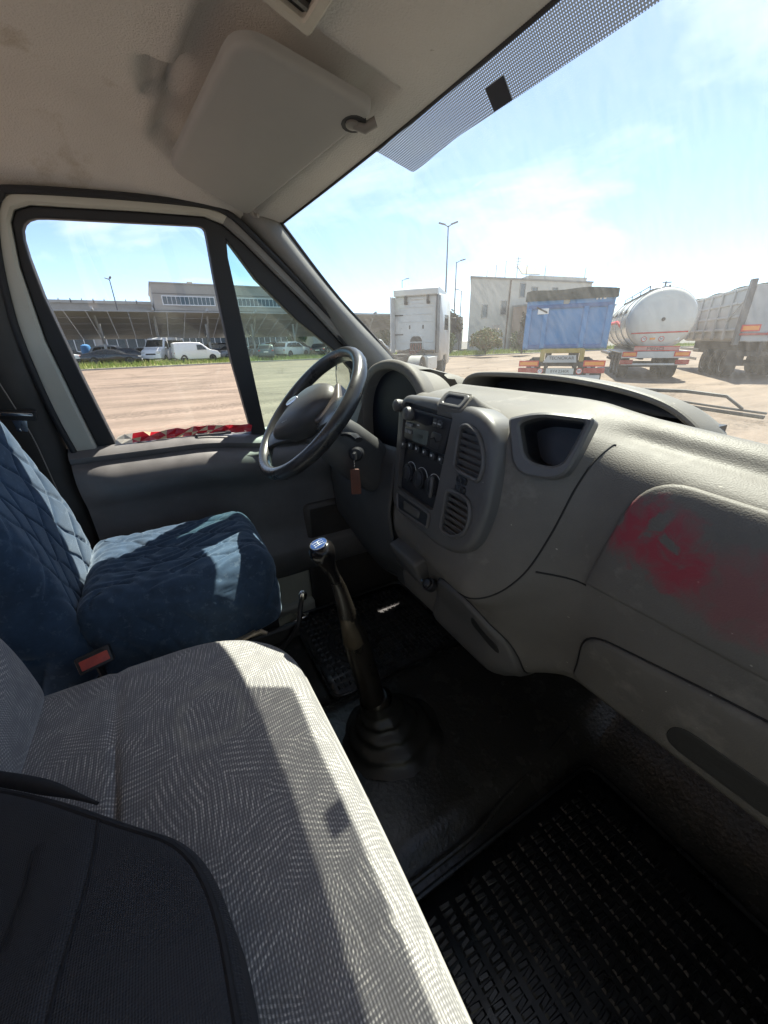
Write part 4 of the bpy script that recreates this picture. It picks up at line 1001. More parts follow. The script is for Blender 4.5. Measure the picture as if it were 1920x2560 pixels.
# --- passenger bench
bench = thing('passenger_bench', 'passenger bench seat in grey patterned fabric', 'seat', (.28, -.08, .96))
ol = densify(arc([(-.345, -.40), (.93, -.40), (.93, .128), (.10, .140), (-.215, .142), (-.345, .01)], [.06, .05, .05, .2, .11, .12], 10), .011)
R_ = spad(ol, .965, 1.105, .05, ns=8, rings=60)
def bcush(p):
    x, y, z = p; top = smooth((z-1.05)/.05)
    g = groove(y+.198-.02*math.sin((x+.3)*3), .006)
    g2 = groove(x-.30, .006)*(1-smooth((y-.10)/.05))
    z2 = z + top*(-.012*g - .006*g2 + .010*math.sin(math.pi*min(max((y+.2)/.36, 0), 1))**.7*smooth((x+.36)/.15) - .012*smooth((.0-x)/.5)*0 + .006*math.sin(x*5+1)*math.sin(y*7) - .018*smooth((-.10-x)/.25))
    return Vector((x, y+.004*math.sin(x*7)*(1-top), z2))
bc = build('bench_cushion', ([bcush(Vector(p)) for r in R_ for p in r], loft(R_)[1]), M_BENCH, bench, angle=80)
edge_p = [bcush(Vector((a, b, 1.058))) for a, b in offset(ol, .001)]
build('bench_piping', loop_tube(edge_p[::2], .0028, 6), mat('bench_piping', (.30, .29, .28), .7), bench)
ob = densify(arc([(-.345, 0), (.93, 0), (.93, .62), (-.31, .62), (-.35, .30)], [.06, .06, .1, .12, .2], 8), .015)
R_ = spad(ob, .0, .16, .055, ns=8, rings=40)
def bback(p):
    x, h, c = p; top = smooth((c-.09)/.06)
    c2 = c + top*(.014*math.exp(-((h-.15)/.12)**2) - .012*smooth((h-.3)/.2) - .008*groove(x-.30, .008))
    return Vector((x, -.465, 1.03)) + bu*h + bn*c2
build('bench_backrest', ([bback(Vector(p)) for r in R_ for p in r], loft(R_)[1]), M_BENCHB, bench, angle=80)
build('bench_base', box(-.27, .90, -.36, .09, .90, .975), M_SEATP, bench, bevel=.01)
# --- black bag on the bench
def bag_mat():
    m = mat('black_woven_nylon', (.036, .037, .043), .55, var=.15, vscale=9, spec=.35, spots=((.055, .055, .058), 11, .66))
    t = m.node_tree; b = t.nodes['Principled BSDF']; tc = t.nodes.new('ShaderNodeTexCoord'); sp = t.nodes.new('ShaderNodeSeparateXYZ'); t.links.new(tc.outputs['Object'], sp.inputs[0])
    def mt(op, a, c=None):
        q = t.nodes.new('ShaderNodeMath'); q.operation = op
        for i, v in enumerate((a, c)):
            if v is None: continue
            if isinstance(v, (int, float)): q.inputs[i].default_value = v
            else: t.links.new(v, q.inputs[i])
        return q.outputs[0]
    a = mt('SINE', mt('MULTIPLY', mt('ADD', sp.outputs[0], sp.outputs[1]), 2*math.pi/.0042)); c = mt('SINE', mt('MULTIPLY', mt('SUBTRACT', sp.outputs[0], sp.outputs[1]), 2*math.pi/.0042))
    bp = t.nodes.new('ShaderNodeBump'); bp.inputs['Strength'].default_value = .55; bp.inputs['Distance'].default_value = .0009
    t.links.new(mt('MULTIPLY', a, c), bp.inputs['Height']); t.links.new(bp.outputs[0], b.inputs['Normal']); return m
M_BAG = bag_mat(); M_BAGD = mat('black_binding', (.012, .012, .015), .7, var=.2, vscale=40, bump=.4, bscale=500, bdist=.0006)
bag = thing('bag', 'flat black woven nylon bag lying on the grey bench seat', 'bag', (.3, -.25, 1.10))
bol = densify(arc([(-.11, -.36), (.02, -.215), (.155, -.075), (.235, -.047), (.62, -.035), (.66, -.44), (-.10, -.50)], [.03, .2, .12, .08, .06, .05, .05], 8), .010)
R_ = spad(bol, 1.108, 1.205, .022, ns=6, rings=40, low=.004)
def bagz(x, y): return .012*math.sin(x*9+y*5)+.007*math.sin(y*17-x*6)+.006*math.sin(x*23+2) - .035*smooth((.05-x)/.2)
def bagd(p):
    x, y, z = p; top = smooth((z-1.125)/.06); return Vector((x, y, z+top*bagz(x, y)))
build('bag_body', ([bagd(Vector(p)) for r in R_ for p in r], loft(R_)[1]), M_BAG, bag, angle=80)
build('edge_binding', loop_tube([bagd(Vector((a, b, 1.202)))+Vector((0, 0, -.002)) for a, b in offset(bol, -.010)][::2], .0042, 8), M_BAGD, bag)
def strap(y0, y1, x0, x1, h=.0035):
    def fn(a, b):
        x = lerp(x0, x1, a); y = lerp(y0, y1, b) + .008*math.sin(x*14); e = min(b, 1-b)*12
        return Vector((x, y, 1.205+bagz(x, y)+h*min(1, e)+.001))
    return grid(fn, 60, 8)
build('webbing_strap', strap(-.232, -.176, .082, .64), M_BAG, bag, angle=80)
for y in (-.2335, -.1745):
    build('strap_seam', tube([Vector((x, y+.008*math.sin(x*14), 1.2055+bagz(x, y))) for x in [lerp(.085, .63, k/60) for k in range(61)]], .0016, 6), M_BAGD, bag)
build('carry_handle', tube(spline([(x, y, 1.204+bagz(x, y)) for x, y in ((-.095, -.335), (-.06, -.298), (-.02, -.255), (.02, -.212), (.06, -.170))], 6), [.007*(1-smooth((k-14)/10))+.002 for k in range(25)], 10, sy=.8), M_BAGD, bag)
# --- seat belt on the door pillar
belt = thing('seat_belt', 'dark seat belt with steel tongue hanging on the door pillar', 'seat belt', (-.87, -.31, 1.3))
def beltg(a, b):
    z = lerp(2.0, 1.30, a); x = -.925+.08*(z-1.4)/.6+.050 + .006*math.sin(z*9); y = -.365+.03*smooth((1.75-z)/.3)+lerp(-.024, .024, b)
    return Vector((x+.004*math.sin(b*3), y, z))
build('webbing', grid(beltg, 40, 6), mat('belt_webbing', (.030, .027, .024), .7, var=.2, vscale=30, bump=.5, bscale=900, bdist=.0005), belt, solid=.0015)
build('webbing_edge', tube([beltg(k/40, .97)+Vector((.0015, 0, 0)) for k in range(41)], .0013, 6), mat('belt_edge', (.32, .29, .26), .8), belt)
tf = Fr((-.842, -.318, 1.548), (0, 1, -.12), (.2, .1, 1))
build('tongue', prism(arc([(-.042, -.010), (.030, -.012), (.034, .016), (-.042, .014)], .006, 4), tf, -.006, .006, .003), M_SEATP, belt)
build('tongue_plate', prism(rrect(-.036, .026, .002, .010, .002), tf, .005, .0075, .001), M_METAL, belt)
build('tongue_blade', prism(arc([(-.014, -.04), (.006, -.042), (.010, -.010), (-.02, -.008)], .004, 3), tf, -.001, .001), M_METAL, belt)
build('belt_stud', lathe([(.008, 0), (.007, .004), (.0, .006)], (-.853, -.332, 1.515), (1, 0, 0), 14), M_METAL, belt)
# --- gear lever
M_LEVER = mat('lever_worn_paint', (.020, .017, .014), .30, var=.3, vscale=18, coat=.3)
M_BRASS = mat('lever_bare_metal', (.085, .068, .045), .40, metal=.3, var=.3, vscale=25)
gl = thing('gear_lever', 'black gear lever with rounded knob and blue shift-pattern cap', 'gear lever', (-.22, .36, .685))
kt = Vector((-.222, .228, 1.308)); kd = Vector((-.03, .30, -.95)).normalized()
kb = kt+kd*.105
build('knob', lathe([(.0, -.002), (.014, -.001), (.0205, .002), (.0265, .009), (.0285, .018), (.0275, .028), (.0235, .042), (.018, .056), (.0148, .070), (.0138, .09), (.0135, .112)], kt, kd, 32), mat('knob_gloss', (.010, .009, .009), .22, spec=.35), gl)
capn = (-kd).normalized(); cf = Fr(kt-kd*.0005, Vector((1, 0, 0)), Vector((0, 1, .3)))
if cf.n.dot(capn) < 0: cf = Fr(cf.o, -cf.u, cf.v)
build('shift_cap', prism([(.0185*math.cos(k*.2618), .0185*math.sin(k*.2618)) for k in range(24)], cf, -.002, .0024, .001), mat('cap_blue', (.018, .05, .17), .35), gl)
build('cap_rim', loop_tube([cf(.0190*math.cos(k*.2618), .0190*math.sin(k*.2618), .0015) for k in range(24)], .0011, 6), M_METAL, gl)
pat = [cbox(cf(x, 0, .0028), (.0012, .0012, .0012)) for x in (0,)]
def seg(x0, y0, x1, y1): return tube([cf(x0, y0, .0028), cf(x1, y1, .0028)], .0008, 6)
build('shift_pattern', join(seg(-.008, -.006, -.008, .006), seg(0, -.006, 0, .006), seg(.008, -.006, .008, .006), seg(-.008, 0, .008, 0)), M_PRINT, gl)
for i, (x, y) in enumerate(((-.008, .0095), (-.008, -.0095), (0, .0095), (0, -.0095), (.008, .0095), (.008, -.0095))):
    text('gear_number', '12345R'[i], .006, Fr(cf(x, y, .0026), cf.u, cf.v), M_PRINT, gl, 0, .0002)
lv = spline([kb-kd*.02, kb+kd*.03, (-.222, .284, 1.09), (-.222, .296, 1.03), (-.221, .310, .95), (-.218, .333, .82), (-.217, .345, .745)], 6)
build('lever_shaft', tube(lv, [lerp(.0130, .0335, smooth(k/24)) for k in range(len(lv))], 14), M_LEVER, gl)
build('worn_patch', tube([p+Vector((.004, -.0045, .0)) for p in lv[11:21]], [lerp(.0105, .0320, smooth((k+10.2)/24))*(.8 if k in (0, 9) else 1) for k in range(10)], 14), M_BRASS, gl)
build('collar', lathe([(.036, -.01), (.041, 0), (.042, .018), (.034, .030)], (-.217, .346, .765), (0, -.10, 1), 24), M_LEVER, gl)
bt = []
for k in range(27):
    t = k/26; z = lerp(.785, .672, t**.9); r = lerp(.041, .125, t**1.7)+.004*math.sin(t*26)*smooth(t*3); cx, cy0 = lerp(-.217, -.175, t), lerp(.347, .375, t)
    bt.append([Vector((cx+r*1.05*math.cos(a*.19635)*(1+.05*math.sin(a*.9+t*4)), cy0+r*1.15*math.sin(a*.19635), z+.004*math.sin(a*1.3+t*9)*t)) for a in range(32)])
build('boot', loft(bt, cap=False), mat('boot_rubber', (.020, .0195, .018), .36, var=.25, vscale=12, bump=.25, bscale=200, bdist=.0006), gl, angle=80)
# --- rubber mats
M_MAT = mat('mat_rubber', (.036, .037, .040), .28, var=.25, vscale=16, bump=.25, bscale=160, bdist=.0008, spots=((.03, .028, .026), 9, .62), specks=((.18, .16, .13), 80, .12, .08))
def rmat(x0, x1, y0, y1, label, px, py, emblem=None, skew=False):
    z = .632
    o = thing('floor_mat', label, 'mat', ((x0+x1)/2, (y0+y1)/2, z), group='rubber floor mats')
    def fl(y): return .25*smooth((y-.80)/.35)
    build('mat_base', grid(lambda a, b: Vector((lerp(x0, x1, a), lerp(y0, y1, b), z+.004+fl(lerp(y0, y1, b)))), 4, 24), M_MAT, o, solid=.006)
    rim_ = [(x0, y0), (x1, y0), (x1, y1), (x0, y1)]
    rr_ = densify(arc(rim_, .04, 6), .03)
    build('mat_rim', loop_tube([(a, b, z+.010+fl(b)) for a, b in rr_], .0065, 8), M_MAT, o)
    bl = []; ny = int((y1-y0-.05)/py); nx = int((x1-x0-.05)/px)
    for j in range(ny):
        for i in range(nx):
            cx = x0+.03+px*(i+.5+(.5 if (skew and j % 2) else 0)); c2 = y0+.025+py*(j+.5)
            if emblem and ((cx-emblem[0])/emblem[2])**2+((c2-emblem[1])/emblem[3])**2 < 1.15 and ((cx-emblem[0])/emblem[2])**2+((c2-emblem[1])/emblem[3])**2 > .45: continue
            if cx > x1-.02: continue
            h = .0045 if not skew else .0022*random.uniform(.5, 1.2); zz = z+.007+fl(c2); w, d = px*.40, py*.38
            tw = .12*math.sin(i*2.1+j*1.7)*skew
            v = [(cx+a*w*s-b*d*tw, c2+b*d*s+a*w*tw*.3, zz+hh) for hh, s in ((-.001, 1.08), (h, .62)) for a, b in ((-1, -1), (1, -1), (1, 1), (-1, 1))]
            bl.append((v, [(4, 5, 6, 7), (0, 1, 5, 4), (1, 2, 6, 5), (2, 3, 7, 6), (3, 0, 4, 7)]))
    build('tread', join(*bl), M_MAT, o, smooth=False, kind='stuff')
    if emblem:
        for s in (1.0, .72):
            build('emblem_ring', loop_tube([(emblem[0]+emblem[2]*s*math.cos(k*.1745), emblem[1]+emblem[3]*s*math.sin(k*.1745), z+.010) for k in range(36)], .0028, 6), M_MAT, o)
    return o
rmat(-.862, -.388, .285, .815, 'black rubber mat with square tread and oval emblem in the driver footwell', .030, .0205, (-.60, .42, .10, .062))
M_MAT = mat('mat_rubber_black', (.010, .0105, .012), .30, var=.25, vscale=16, bump=.3, bscale=140, bdist=.0008)
rmat(.150, .93, .02, .80, 'black rubber mat with wavy tread in the dark passenger footwell', .0125, .037, None, True)
# --- small steel cylinder and brush by the sill
jack = thing('jack', 'grease-stained beige bottle jack lying by the door sill', 'jack', (-.80, .22, .66))
build('jack_cylinder', lathe([(.0, -.10), (.024, -.10), (.028, -.09), (.028, .03), (.022, .05), (.012, .055), (.012, .09), (.0, .092)], (-.795, .235, .678), (-.25, .9, .05), 20), mat('jack_beige', (.28, .27, .20), .4, var=.25, vscale=20), jack)
build('jack_handle', tube(spline([(-.80, .30, .69), (-.775, .335, .70), (-.765, .31, .70), (-.77, .24, .69)], 5), .005, 8), M_METAL, jack)
# --- chevron tape along the window sill
tape = thing('chevron_tape', 'crumpled red and cream chevron tape along the foot of the driver window', 'tape', (-.915, .05, 1.43))
mr = mat('tape_red', (.55, .012, .030), .28, coat=.3); mc = mat('tape_cream', (.70, .55, .36), .35); mw = mat('tape_clear', (.62, .60, .56), .12, spec=.8)
tv, tf_, ti = [], [], []
n = 17
random.seed(5)
for k in range(n+1):
    y = lerp(-.150, .248, k/n)
    for r_, z in enumerate((0, .5, 1)):
        hgt = .026*(.8+.3*random.random())
        tv.append((-.912+random.uniform(-.004, .004)-.006*z, y+random.uniform(-.004, .004)+.012*z, 1.436-.012*smooth((y-.05)/.3)+hgt*z))
for k in range(n):
    for r_ in range(2):
        a, b_, c, d = k*3+r_, (k+1)*3+r_, (k+1)*3+r_+1, k*3+r_+1
        if (k+r_) % 2: tf_ += [(a, b_, c), (a, c, d)]
        else: tf_ += [(a, b_, d), (b_, c, d)]
        for q in range(2):
            pick = 0 if ((k*2+r_*3+q) % 9) not in (1, 5) or k > n-4 else 1
            if k < 2: pick = random.choice((0, 2, 2))
            ti.append(pick)
build('tape_strip', (tv, tf_, ti), mr, tape, smooth=False, solid=.0012, mats=[mc, mw])
# ================================================================== outside: ground
def asphalt():
    m = mat('asphalt', (.190, .147, .118), .92, var=.16, vscale=.35, bump=.6, bscale=30, bdist=.01, spec=.2)
    t = m.node_tree; b = t.nodes['Principled BSDF']; src = b.inputs['Base Color'].links[0].from_socket
    tc = t.nodes.new('ShaderNodeTexCoord'); mp = t.nodes.new('ShaderNodeMapping'); mp.inputs['Scale'].default_value = (1.1, .12, 1); mp.inputs['Rotation'].default_value = (0, 0, .25)
    t.links.new(tc.outputs['Object'], mp.inputs[0])
    n = t.nodes.new('ShaderNodeTexNoise'); n.inputs['Scale'].default_value = .9; n.inputs['Detail'].default_value = 8; n.inputs['Roughness'].default_value = .7
    t.links.new(mp.outputs[0], n.inputs['Vector'])
    n2 = t.nodes.new('ShaderNodeTexNoise'); n2.inputs['Scale'].default_value = 9; n2.inputs['Detail'].default_value = 6; t.links.new(tc.outputs['Object'], n2.inputs['Vector'])
    a = t.nodes.new('ShaderNodeMath'); a.operation = 'MULTIPLY_ADD'; a.inputs[1].default_value = .3; t.links.new(n2.outputs['Fac'], a.inputs[0]); t.links.new(n.outputs['Fac'], a.inputs[2])
    r = t.nodes.new('ShaderNodeMapRange'); r.inputs[1].default_value = .45; r.inputs[2].default_value = .85; r.inputs[3].default_value = .60; r.inputs[4].default_value = 1.30
    t.links.new(a.outputs[0], r.inputs[0])
    # dark sealed cracks
    w = t.nodes.new('ShaderNodeTexVoronoi'); w.feature = 'DISTANCE_TO_EDGE'; w.inputs['Scale'].default_value = .13; t.links.new(mp.outputs[0], w.inputs['Vector'])
    mp2 = t.nodes.new('ShaderNodeVectorMath'); mp2.operation = 'ADD'; sc_ = t.nodes.new('ShaderNodeVectorMath'); sc_.operation = 'SCALE'; sc_.inputs['Scale'].default_value = 1.6
    t.links.new(n2.outputs['Color'], sc_.inputs[0]); t.links.new(tc.outputs['Object'], mp2.inputs[0]); t.links.new(sc_.outputs[0], mp2.inputs[1]); t.links.new(mp2.outputs[0], w.inputs['Vector'])
    c = t.nodes.new('ShaderNodeMapRange'); c.inputs[1].default_value = .0; c.inputs[2].default_value = .014; c.inputs[3].default_value = .45; c.inputs[4].default_value = 1.0
    t.links.new(w.outputs['Distance'], c.inputs[0])
    k = t.nodes.new('ShaderNodeMath'); k.operation = 'MULTIPLY'; t.links.new(r.outputs[0], k.inputs[0]); t.links.new(c.outputs[0], k.inputs[1])
    x = t.nodes.new('ShaderNodeMix'); x.data_type = 'RGBA'; x.blend_type = 'MULTIPLY'; x.inputs[0].default_value = 1
    t.links.new(src, x.inputs[6]); t.links.new(k.outputs[0], x.inputs[7]); t.links.new(x.outputs[2], b.inputs['Base Color']); return m
g = build('ground', grid(lambda a, b: Vector((lerp(-900, 900, a), lerp(-900, 900, b), 0)), 4, 4), asphalt(), smooth=False); props(g, kind='structure')
M_KERB = mat('kerb_concrete', (.30, .28, .25), .85, var=.15, vscale=3)
kerb_line = [(-43, -120), (-43, -30), (-43, -5), (-45.5, 8.8), (-46, 18), (-43, 25), (-37.5, 29), (-36.5, 41), (-36, 60), (-34, 90), (-30, 160)]
VZ = .30
kp = spline([(a, b, 0) for a, b in kerb_line], 4)
def vside(off, z): return [Vector((p.x-off, p.y, z)) for p in kp]
kr = build('kerb', loft([vside(0, -.02), vside(0.01, .12), vside(.14, .125), vside(.15, -.02)], closed=False, cap=False), M_KERB); props(kr, kind='structure')
M_SOIL = mat('verge_soil', (.12, .14, .045), .95, var=.35, vscale=1.2, bump=.8, bscale=8, bdist=.05)
vg = build('verge', loft([vside(.13, .05), vside(.14, .11), vside(1.2, .2), vside(3.2, VZ), vside(4.0, VZ-.05)], closed=False, cap=False), M_SOIL); props(vg, kind='structure')
pk_ = build('parking_lot', loft([vside(3.6, VZ-.03), [Vector((-300, p.y*2.2, VZ-.03)) for p in kp]], closed=False, cap=False), mat('lot_asphalt', (.11, .10, .09), .92, var=.2, vscale=.4, bump=.4, bscale=20, bdist=.01), smooth=False); props(pk_, kind='structure')
random.seed(11)
gv, gf, gi = [], [], []
for k in range(26000):
    i = random.randrange(len(kp)-1); t = random.random(); p = kp[i].lerp(kp[i+1], t)
    if p.y < -22 or p.y > 85: continue
    o_ = random.uniform(.16, 3.4); z = lerp(.1, VZ, smooth(o_/3.2)); h = random.uniform(.14, .38)*(1.3 if random.random() < .12 else 1); w = random.uniform(.02, .05)
    a = random.uniform(0, 6.28); dx, dy = math.cos(a)*w, math.sin(a)*w; lx, ly = random.uniform(-.1, .1), random.uniform(-.1, .1); n = len(gv); x, y = p.x-o_, p.y
    gv += [(x-dx, y-dy, z-.02), (x+dx, y+dy, z-.02), (x+lx+dx*.3, y+ly+dy*.3, z+h), (x+lx, y+ly, z+h*1.1)]; gf.append((n, n+1, n+2, n+3)); gi.append(random.choice((0, 0, 1, 2)))
gr = build('grass', (gv, gf, gi), mat('grass_green', (.22, .30, .06), .8), smooth=False, mats=[mat('grass_light', (.36, .42, .11), .8), mat('grass_dry', (.45, .41, .17), .85)])
props(gr, 'bright green grass growing along the verge behind the kerb', 'grass', kind='stuff')

# ================================================================== vehicles
M_TYRE = mat('tyre', (.018, .018, .018), .75, var=.2, vscale=6)
M_RIMS = mat('alloy', (.45, .45, .46), .35, metal=.8)
M_CGLASS = mat('car_glass', (.018, .022, .025), .08, spec=.6)
M_LAMPC = mat('lamp_clear', (.6, .6, .6), .1, coat=.5); M_LAMPR = mat('lamp_red', (.35, .012, .012), .2, coat=.4); M_LAMPO = mat('lamp_orange', (.75, .22, .02), .3)
M_PLATE = mat('plate_white', (.7, .7, .68), .4); M_TRIM = mat('vehicle_black', (.02, .02, .022), .5)
def wheel_at(parent, x, y, r, w, rimr=.62, m=None):
    s = 1 if x > 0 else -1
    o = build('wheel', lathe([(r*.55, -w/2), (r*.93, -w/2), (r, -w*.38), (r, w*.38), (r*.93, w/2), (r*.62, w/2), (r*.55, w*.42)], (x, y, r), (s, 0, 0), 24), M_TYRE, parent)
    spk_ = [lathe([(.0, w*.36), (r*.14, w*.36), (r*.16, w*.40), (r*.52, w*.30), (r*.57, w*.47), (r*.62, w*.47), (r*.62, w*.2), (.0, w*.2)], (x, y, r), (s, 0, 0), 20)]
    build('rim', join(*spk_), m or M_RIMS, o)
    return o
def vehicle(name, label, cat, loc, az, prof, W, belt, H, wins, fglass, rglass, wy, wr, paint, tumble=.16, inset=.07, group='parked cars', heads=None, tails=None, plate=True, sill=None, z0=VZ-.02):
    o = thing(name, label, cat, (*loc, z0), group, rz=rad(90-az))
    def xw(z): return W/2*(1-tumble*max(0, (z-belt)/(H-belt))**1.2 - .10*max(0, (.45-z)/.45))
    prof_d = densify(prof, .16)
    rings = []
    for f, ins in ((-1, inset), (-.985, inset*.35), (-.93, .0), (-.5, -.012), (0, -.016), (.5, -.012), (.93, 0), (.985, inset*.35), (1, inset)):
        rings.append([Vector((f*xw(z), y, z)) for y, z in offset(prof_d, -ins)])
    build('body', loft(rings), paint, o, angle=45)
    for w in wins:
        for s in (-1, 1):
            wp = arc(w, .04, 3); q = [Vector((s*(xw(z)+.006), y, z)) for y, z in wp]; q2 = [Vector((s*(xw(z)-.05), y, z)) for y, z in wp]
            build('side_window', loft([q2, q]), M_CGLASS, o, smooth=False)
    for nm, sg in (('windscreen', fglass), ('rear_window', rglass)):
        if not sg: continue
        (y0, za), (y1, zb) = sg; d = Vector((y1-y0, zb-za)).normalized(); n_ = Vector((d.y, -d.x))
        if (nm == 'windscreen') != (n_.x > 0): n_ = -n_
        vs_ = [Vector((f*(xw(z)-.10), y+n_.x*c, z+n_.y*c)) for c in (-.03, .022) for f, y, z in ((-1, y0, za), (1, y0, za), (1, y1, zb), (-1, y1, zb))]
        build(nm, (vs_, [(0, 1, 2, 3), (4, 5, 6, 7), (0, 1, 5, 4), (1, 2, 6, 5), (2, 3, 7, 6), (3, 0, 4, 7)]), M_CGLASS, o, smooth=False)
    for y in wy:
        for s in (-1, 1):
            build('wheel_arch', lathe([(wr*1.16, 0), (wr*1.16, .012), (wr*.4, .012)], (s*(xw(wr)-.004), y, wr), (s, 0, 0), 20), M_TRIM, o)
            wheel_at(o, s*(W/2-.11), y, wr, .22)
    ys = [p[0] for p in prof]; yf, yr = max(ys), min(ys)
    hz = heads or (.68, .12); tz = tails or (.85, .14)
    for s in (-1, 1):
        build('headlight', cbox((s*(W/2-.24), yf-.11, hz[0]), (.36, .20, hz[1])), M_LAMPC, o, bevel=.03)
        build('tail_light', cbox((s*(W/2-.15), yr+.05, tz[0]), (.22, .13, tz[1])), M_LAMPR, o, bevel=.03)
        build('door_mirror', cbox((s*(W/2+.08), fglass[0][0]-.25 if fglass else yf-1.3, belt+.05), (.20, .10, .14)), paint, o, bevel=.03)
    build('grille', cbox((0, yf-.045, hz[0]-.16), (W*.5, .10, .16)), M_TRIM, o, bevel=.02)
    if plate:
        build('number_plate', cbox((0, yf+.012, .42), (.5, .02, .11)), M_PLATE, o, smooth=False); build('number_plate', cbox((0, yr-.012, tz[0]-.12), (.5, .02, .11)), M_PLATE, o, smooth=False)
    build('sill_trim', join(*[box(s*W/2*.90-.04, s*W/2*.90+.04, wy[1]+wr*1.2, wy[0]-wr*1.2, .20, .34) for s in (-1, 1)]), M_TRIM, o, bevel=.02)
    return o
def paintm(n, c, r=.3): return mat(n, c, r, coat=.5, var=.04, vscale=2)
P_WHITE, P_BLACKP, P_GREY, P_SILV, P_TEAL, P_DGREY, P_BLUE = paintm('paint_white', (.72, .73, .74)), paintm('paint_black', (.014, .015, .018), .2), paintm('paint_grey', (.16, .17, .18)), paintm('paint_silver', (.40, .41, .42)), paintm('paint_teal', (.045, .085, .10)), paintm('paint_darkgrey', (.05, .052, .057)), paintm('paint_blue', (.03, .09, .24))
HATCH = dict(prof=[(-2.05, .35), (-2.08, .75), (-1.98, 1.0), (-1.65, 1.42), (-1.1, 1.50), (-.2, 1.50), (.35, 1.40), (1.05, 1.0), (1.85, .86), (2.08, .66), (2.08, .32), (1.7, .22), (-1.8, .22)], W=1.76, belt=.95, H=1.5, wins=[[(-1.55, 1.02), (-1.40, 1.36), (-.55, 1.41), (-.55, 1.0)], [(-.48, 1.0), (-.48, 1.41), (.20, 1.36), (.80, 1.0)]], fglass=[(1.02, 1.02), (.38, 1.40)], rglass=[(-1.94, 1.05), (-1.68, 1.39)], wy=(1.30, -1.28), wr=.31)
SUVP = dict(prof=[(-2.32, .42), (-2.36, .9), (-2.25, 1.12), (-1.85, 1.66), (-1.2, 1.76), (-.1, 1.76), (.45, 1.64), (1.15, 1.18), (2.05, 1.04), (2.34, .82), (2.36, .42), (1.9, .28), (-1.9, .28)], W=1.92, belt=1.12, H=1.76, wins=[[(-1.9, 1.20), (-1.65, 1.56), (-1.0, 1.63), (-1.0, 1.17)], [(-.93, 1.17), (-.93, 1.63), (-.1, 1.64), (-.1, 1.16)], [(-.03, 1.16), (-.03, 1.64), (.35, 1.58), (.90, 1.17)]], fglass=[(1.10, 1.20), (.48, 1.63)], rglass=[(-2.20, 1.18), (-1.90, 1.61)], wy=(1.45, -1.42), wr=.37)
COUPE = dict(prof=[(-2.42, .40), (-2.44, .80), (-2.25, 1.02), (-1.6, 1.12), (-.75, 1.36), (-.1, 1.38), (.45, 1.28), (1.15, .95), (2.1, .78), (2.42, .60), (2.42, .28), (1.9, .20), (-2.0, .20)], W=1.90, belt=.95, H=1.38, wins=[[(-1.35, 1.02), (-.75, 1.27), (-.25, 1.30), (-.25, .97)], [(-.18, .97), (-.18, 1.30), (.35, 1.23), (.85, .97)]], fglass=[(1.10, .97), (.48, 1.28)], rglass=[(-1.9, 1.06), (-.85, 1.34)], wy=(1.48, -1.42), wr=.35)
SEDAN = dict(prof=[(-2.30, .38), (-2.33, .82), (-2.15, 1.0), (-1.65, 1.05), (-1.05, 1.40), (-.2, 1.46), (.4, 1.36), (1.1, .98), (2.0, .84), (2.28, .64), (2.28, .30), (1.8, .22), (-1.9, .22)], W=1.80, belt=.96, H=1.46, wins=[[(-1.45, 1.02), (-1.05, 1.33), (-.5, 1.38), (-.5, .98)], [(-.43, .98), (-.43, 1.38), (.25, 1.32), (.85, .99)]], fglass=[(1.06, 1.0), (.43, 1.36)], rglass=[(-1.62, 1.07), (-1.10, 1.38)], wy=(1.40, -1.35), wr=.32)
VANS = dict(prof=[(-2.18, .40), (-2.20, 1.0), (-2.12, 1.75), (-1.95, 1.84), (-.5, 1.86), (.35, 1.80), (.62, 1.66), (1.22, 1.16), (2.0, .98), (2.22, .74), (2.22, .34), (1.8, .24), (-1.9, .24)], W=1.84, belt=1.10, H=1.86, wins=[[(.02, 1.12), (.02, 1.62), (.48, 1.60), (1.0, 1.14)]], fglass=[(1.18, 1.20), (.66, 1.63)], rglass=None, wy=(1.42, -1.38), wr=.32, tumble=.10)
MINIB = dict(prof=[(-3.0, .48), (-3.02, 1.2), (-2.95, 2.25), (-2.75, 2.38), (-.5, 2.42), (1.1, 2.36), (1.45, 2.22), (2.05, 1.42), (2.72, 1.18), (2.98, .85), (3.0, .42), (2.5, .30), (-2.7, .30)], W=2.0, belt=1.35, H=2.42, wins=[[(.95, 1.30), (.95, 2.05), (1.25, 2.05), (1.75, 1.42), (1.75, 1.30)], [(-.35, 1.40), (-.35, 2.12), (.75, 2.12), (.75, 1.40)], [(-1.75, 1.40), (-1.75, 2.12), (-.42, 2.12), (-.42, 1.40)], [(-2.8, 1.40), (-2.8, 2.12), (-1.82, 2.12), (-1.82, 1.40)]], fglass=[(2.0, 1.48), (1.50, 2.15)], rglass=None, wy=(2.0, -1.75), wr=.35, tumble=.12, heads=(.95, .26))
def car(T, label, loc, az, paint, cat='car', name='parked_car', **k):
    d = dict(T); d.update(k); return vehicle(name, label, cat, loc, az, paint=paint, **d)
car(COUPE, 'low black sports coupe parked on the left under the solar carport', (-47.2, -3.1), 95, P_BLACKP)
car(HATCH, 'white hatchback half hidden behind the window edge left of the black coupe', (-47.6, -7.2), 80, P_WHITE)
car(SEDAN, 'dark saloon just behind the black coupe', (-52.2, -1.7), 92, P_DGREY)
car(HATCH, 'light grey hatchback between the black coupe and the white minibus', (-53.2, .2), 150, P_SILV)
car(MINIB, 'white minibus with dark side windows facing out of the carport', (-50.8, 1.55), -152, P_WHITE, 'minibus', 'minibus')
car(VANS, 'small white delivery van standing side-on before the carport', (-47.5, 4.35), 84, P_WHITE, 'van', 'delivery_van')
car(SUVP, 'black off-road car behind the small white van', (-54.5, 8.3), 75, P_BLACKP)
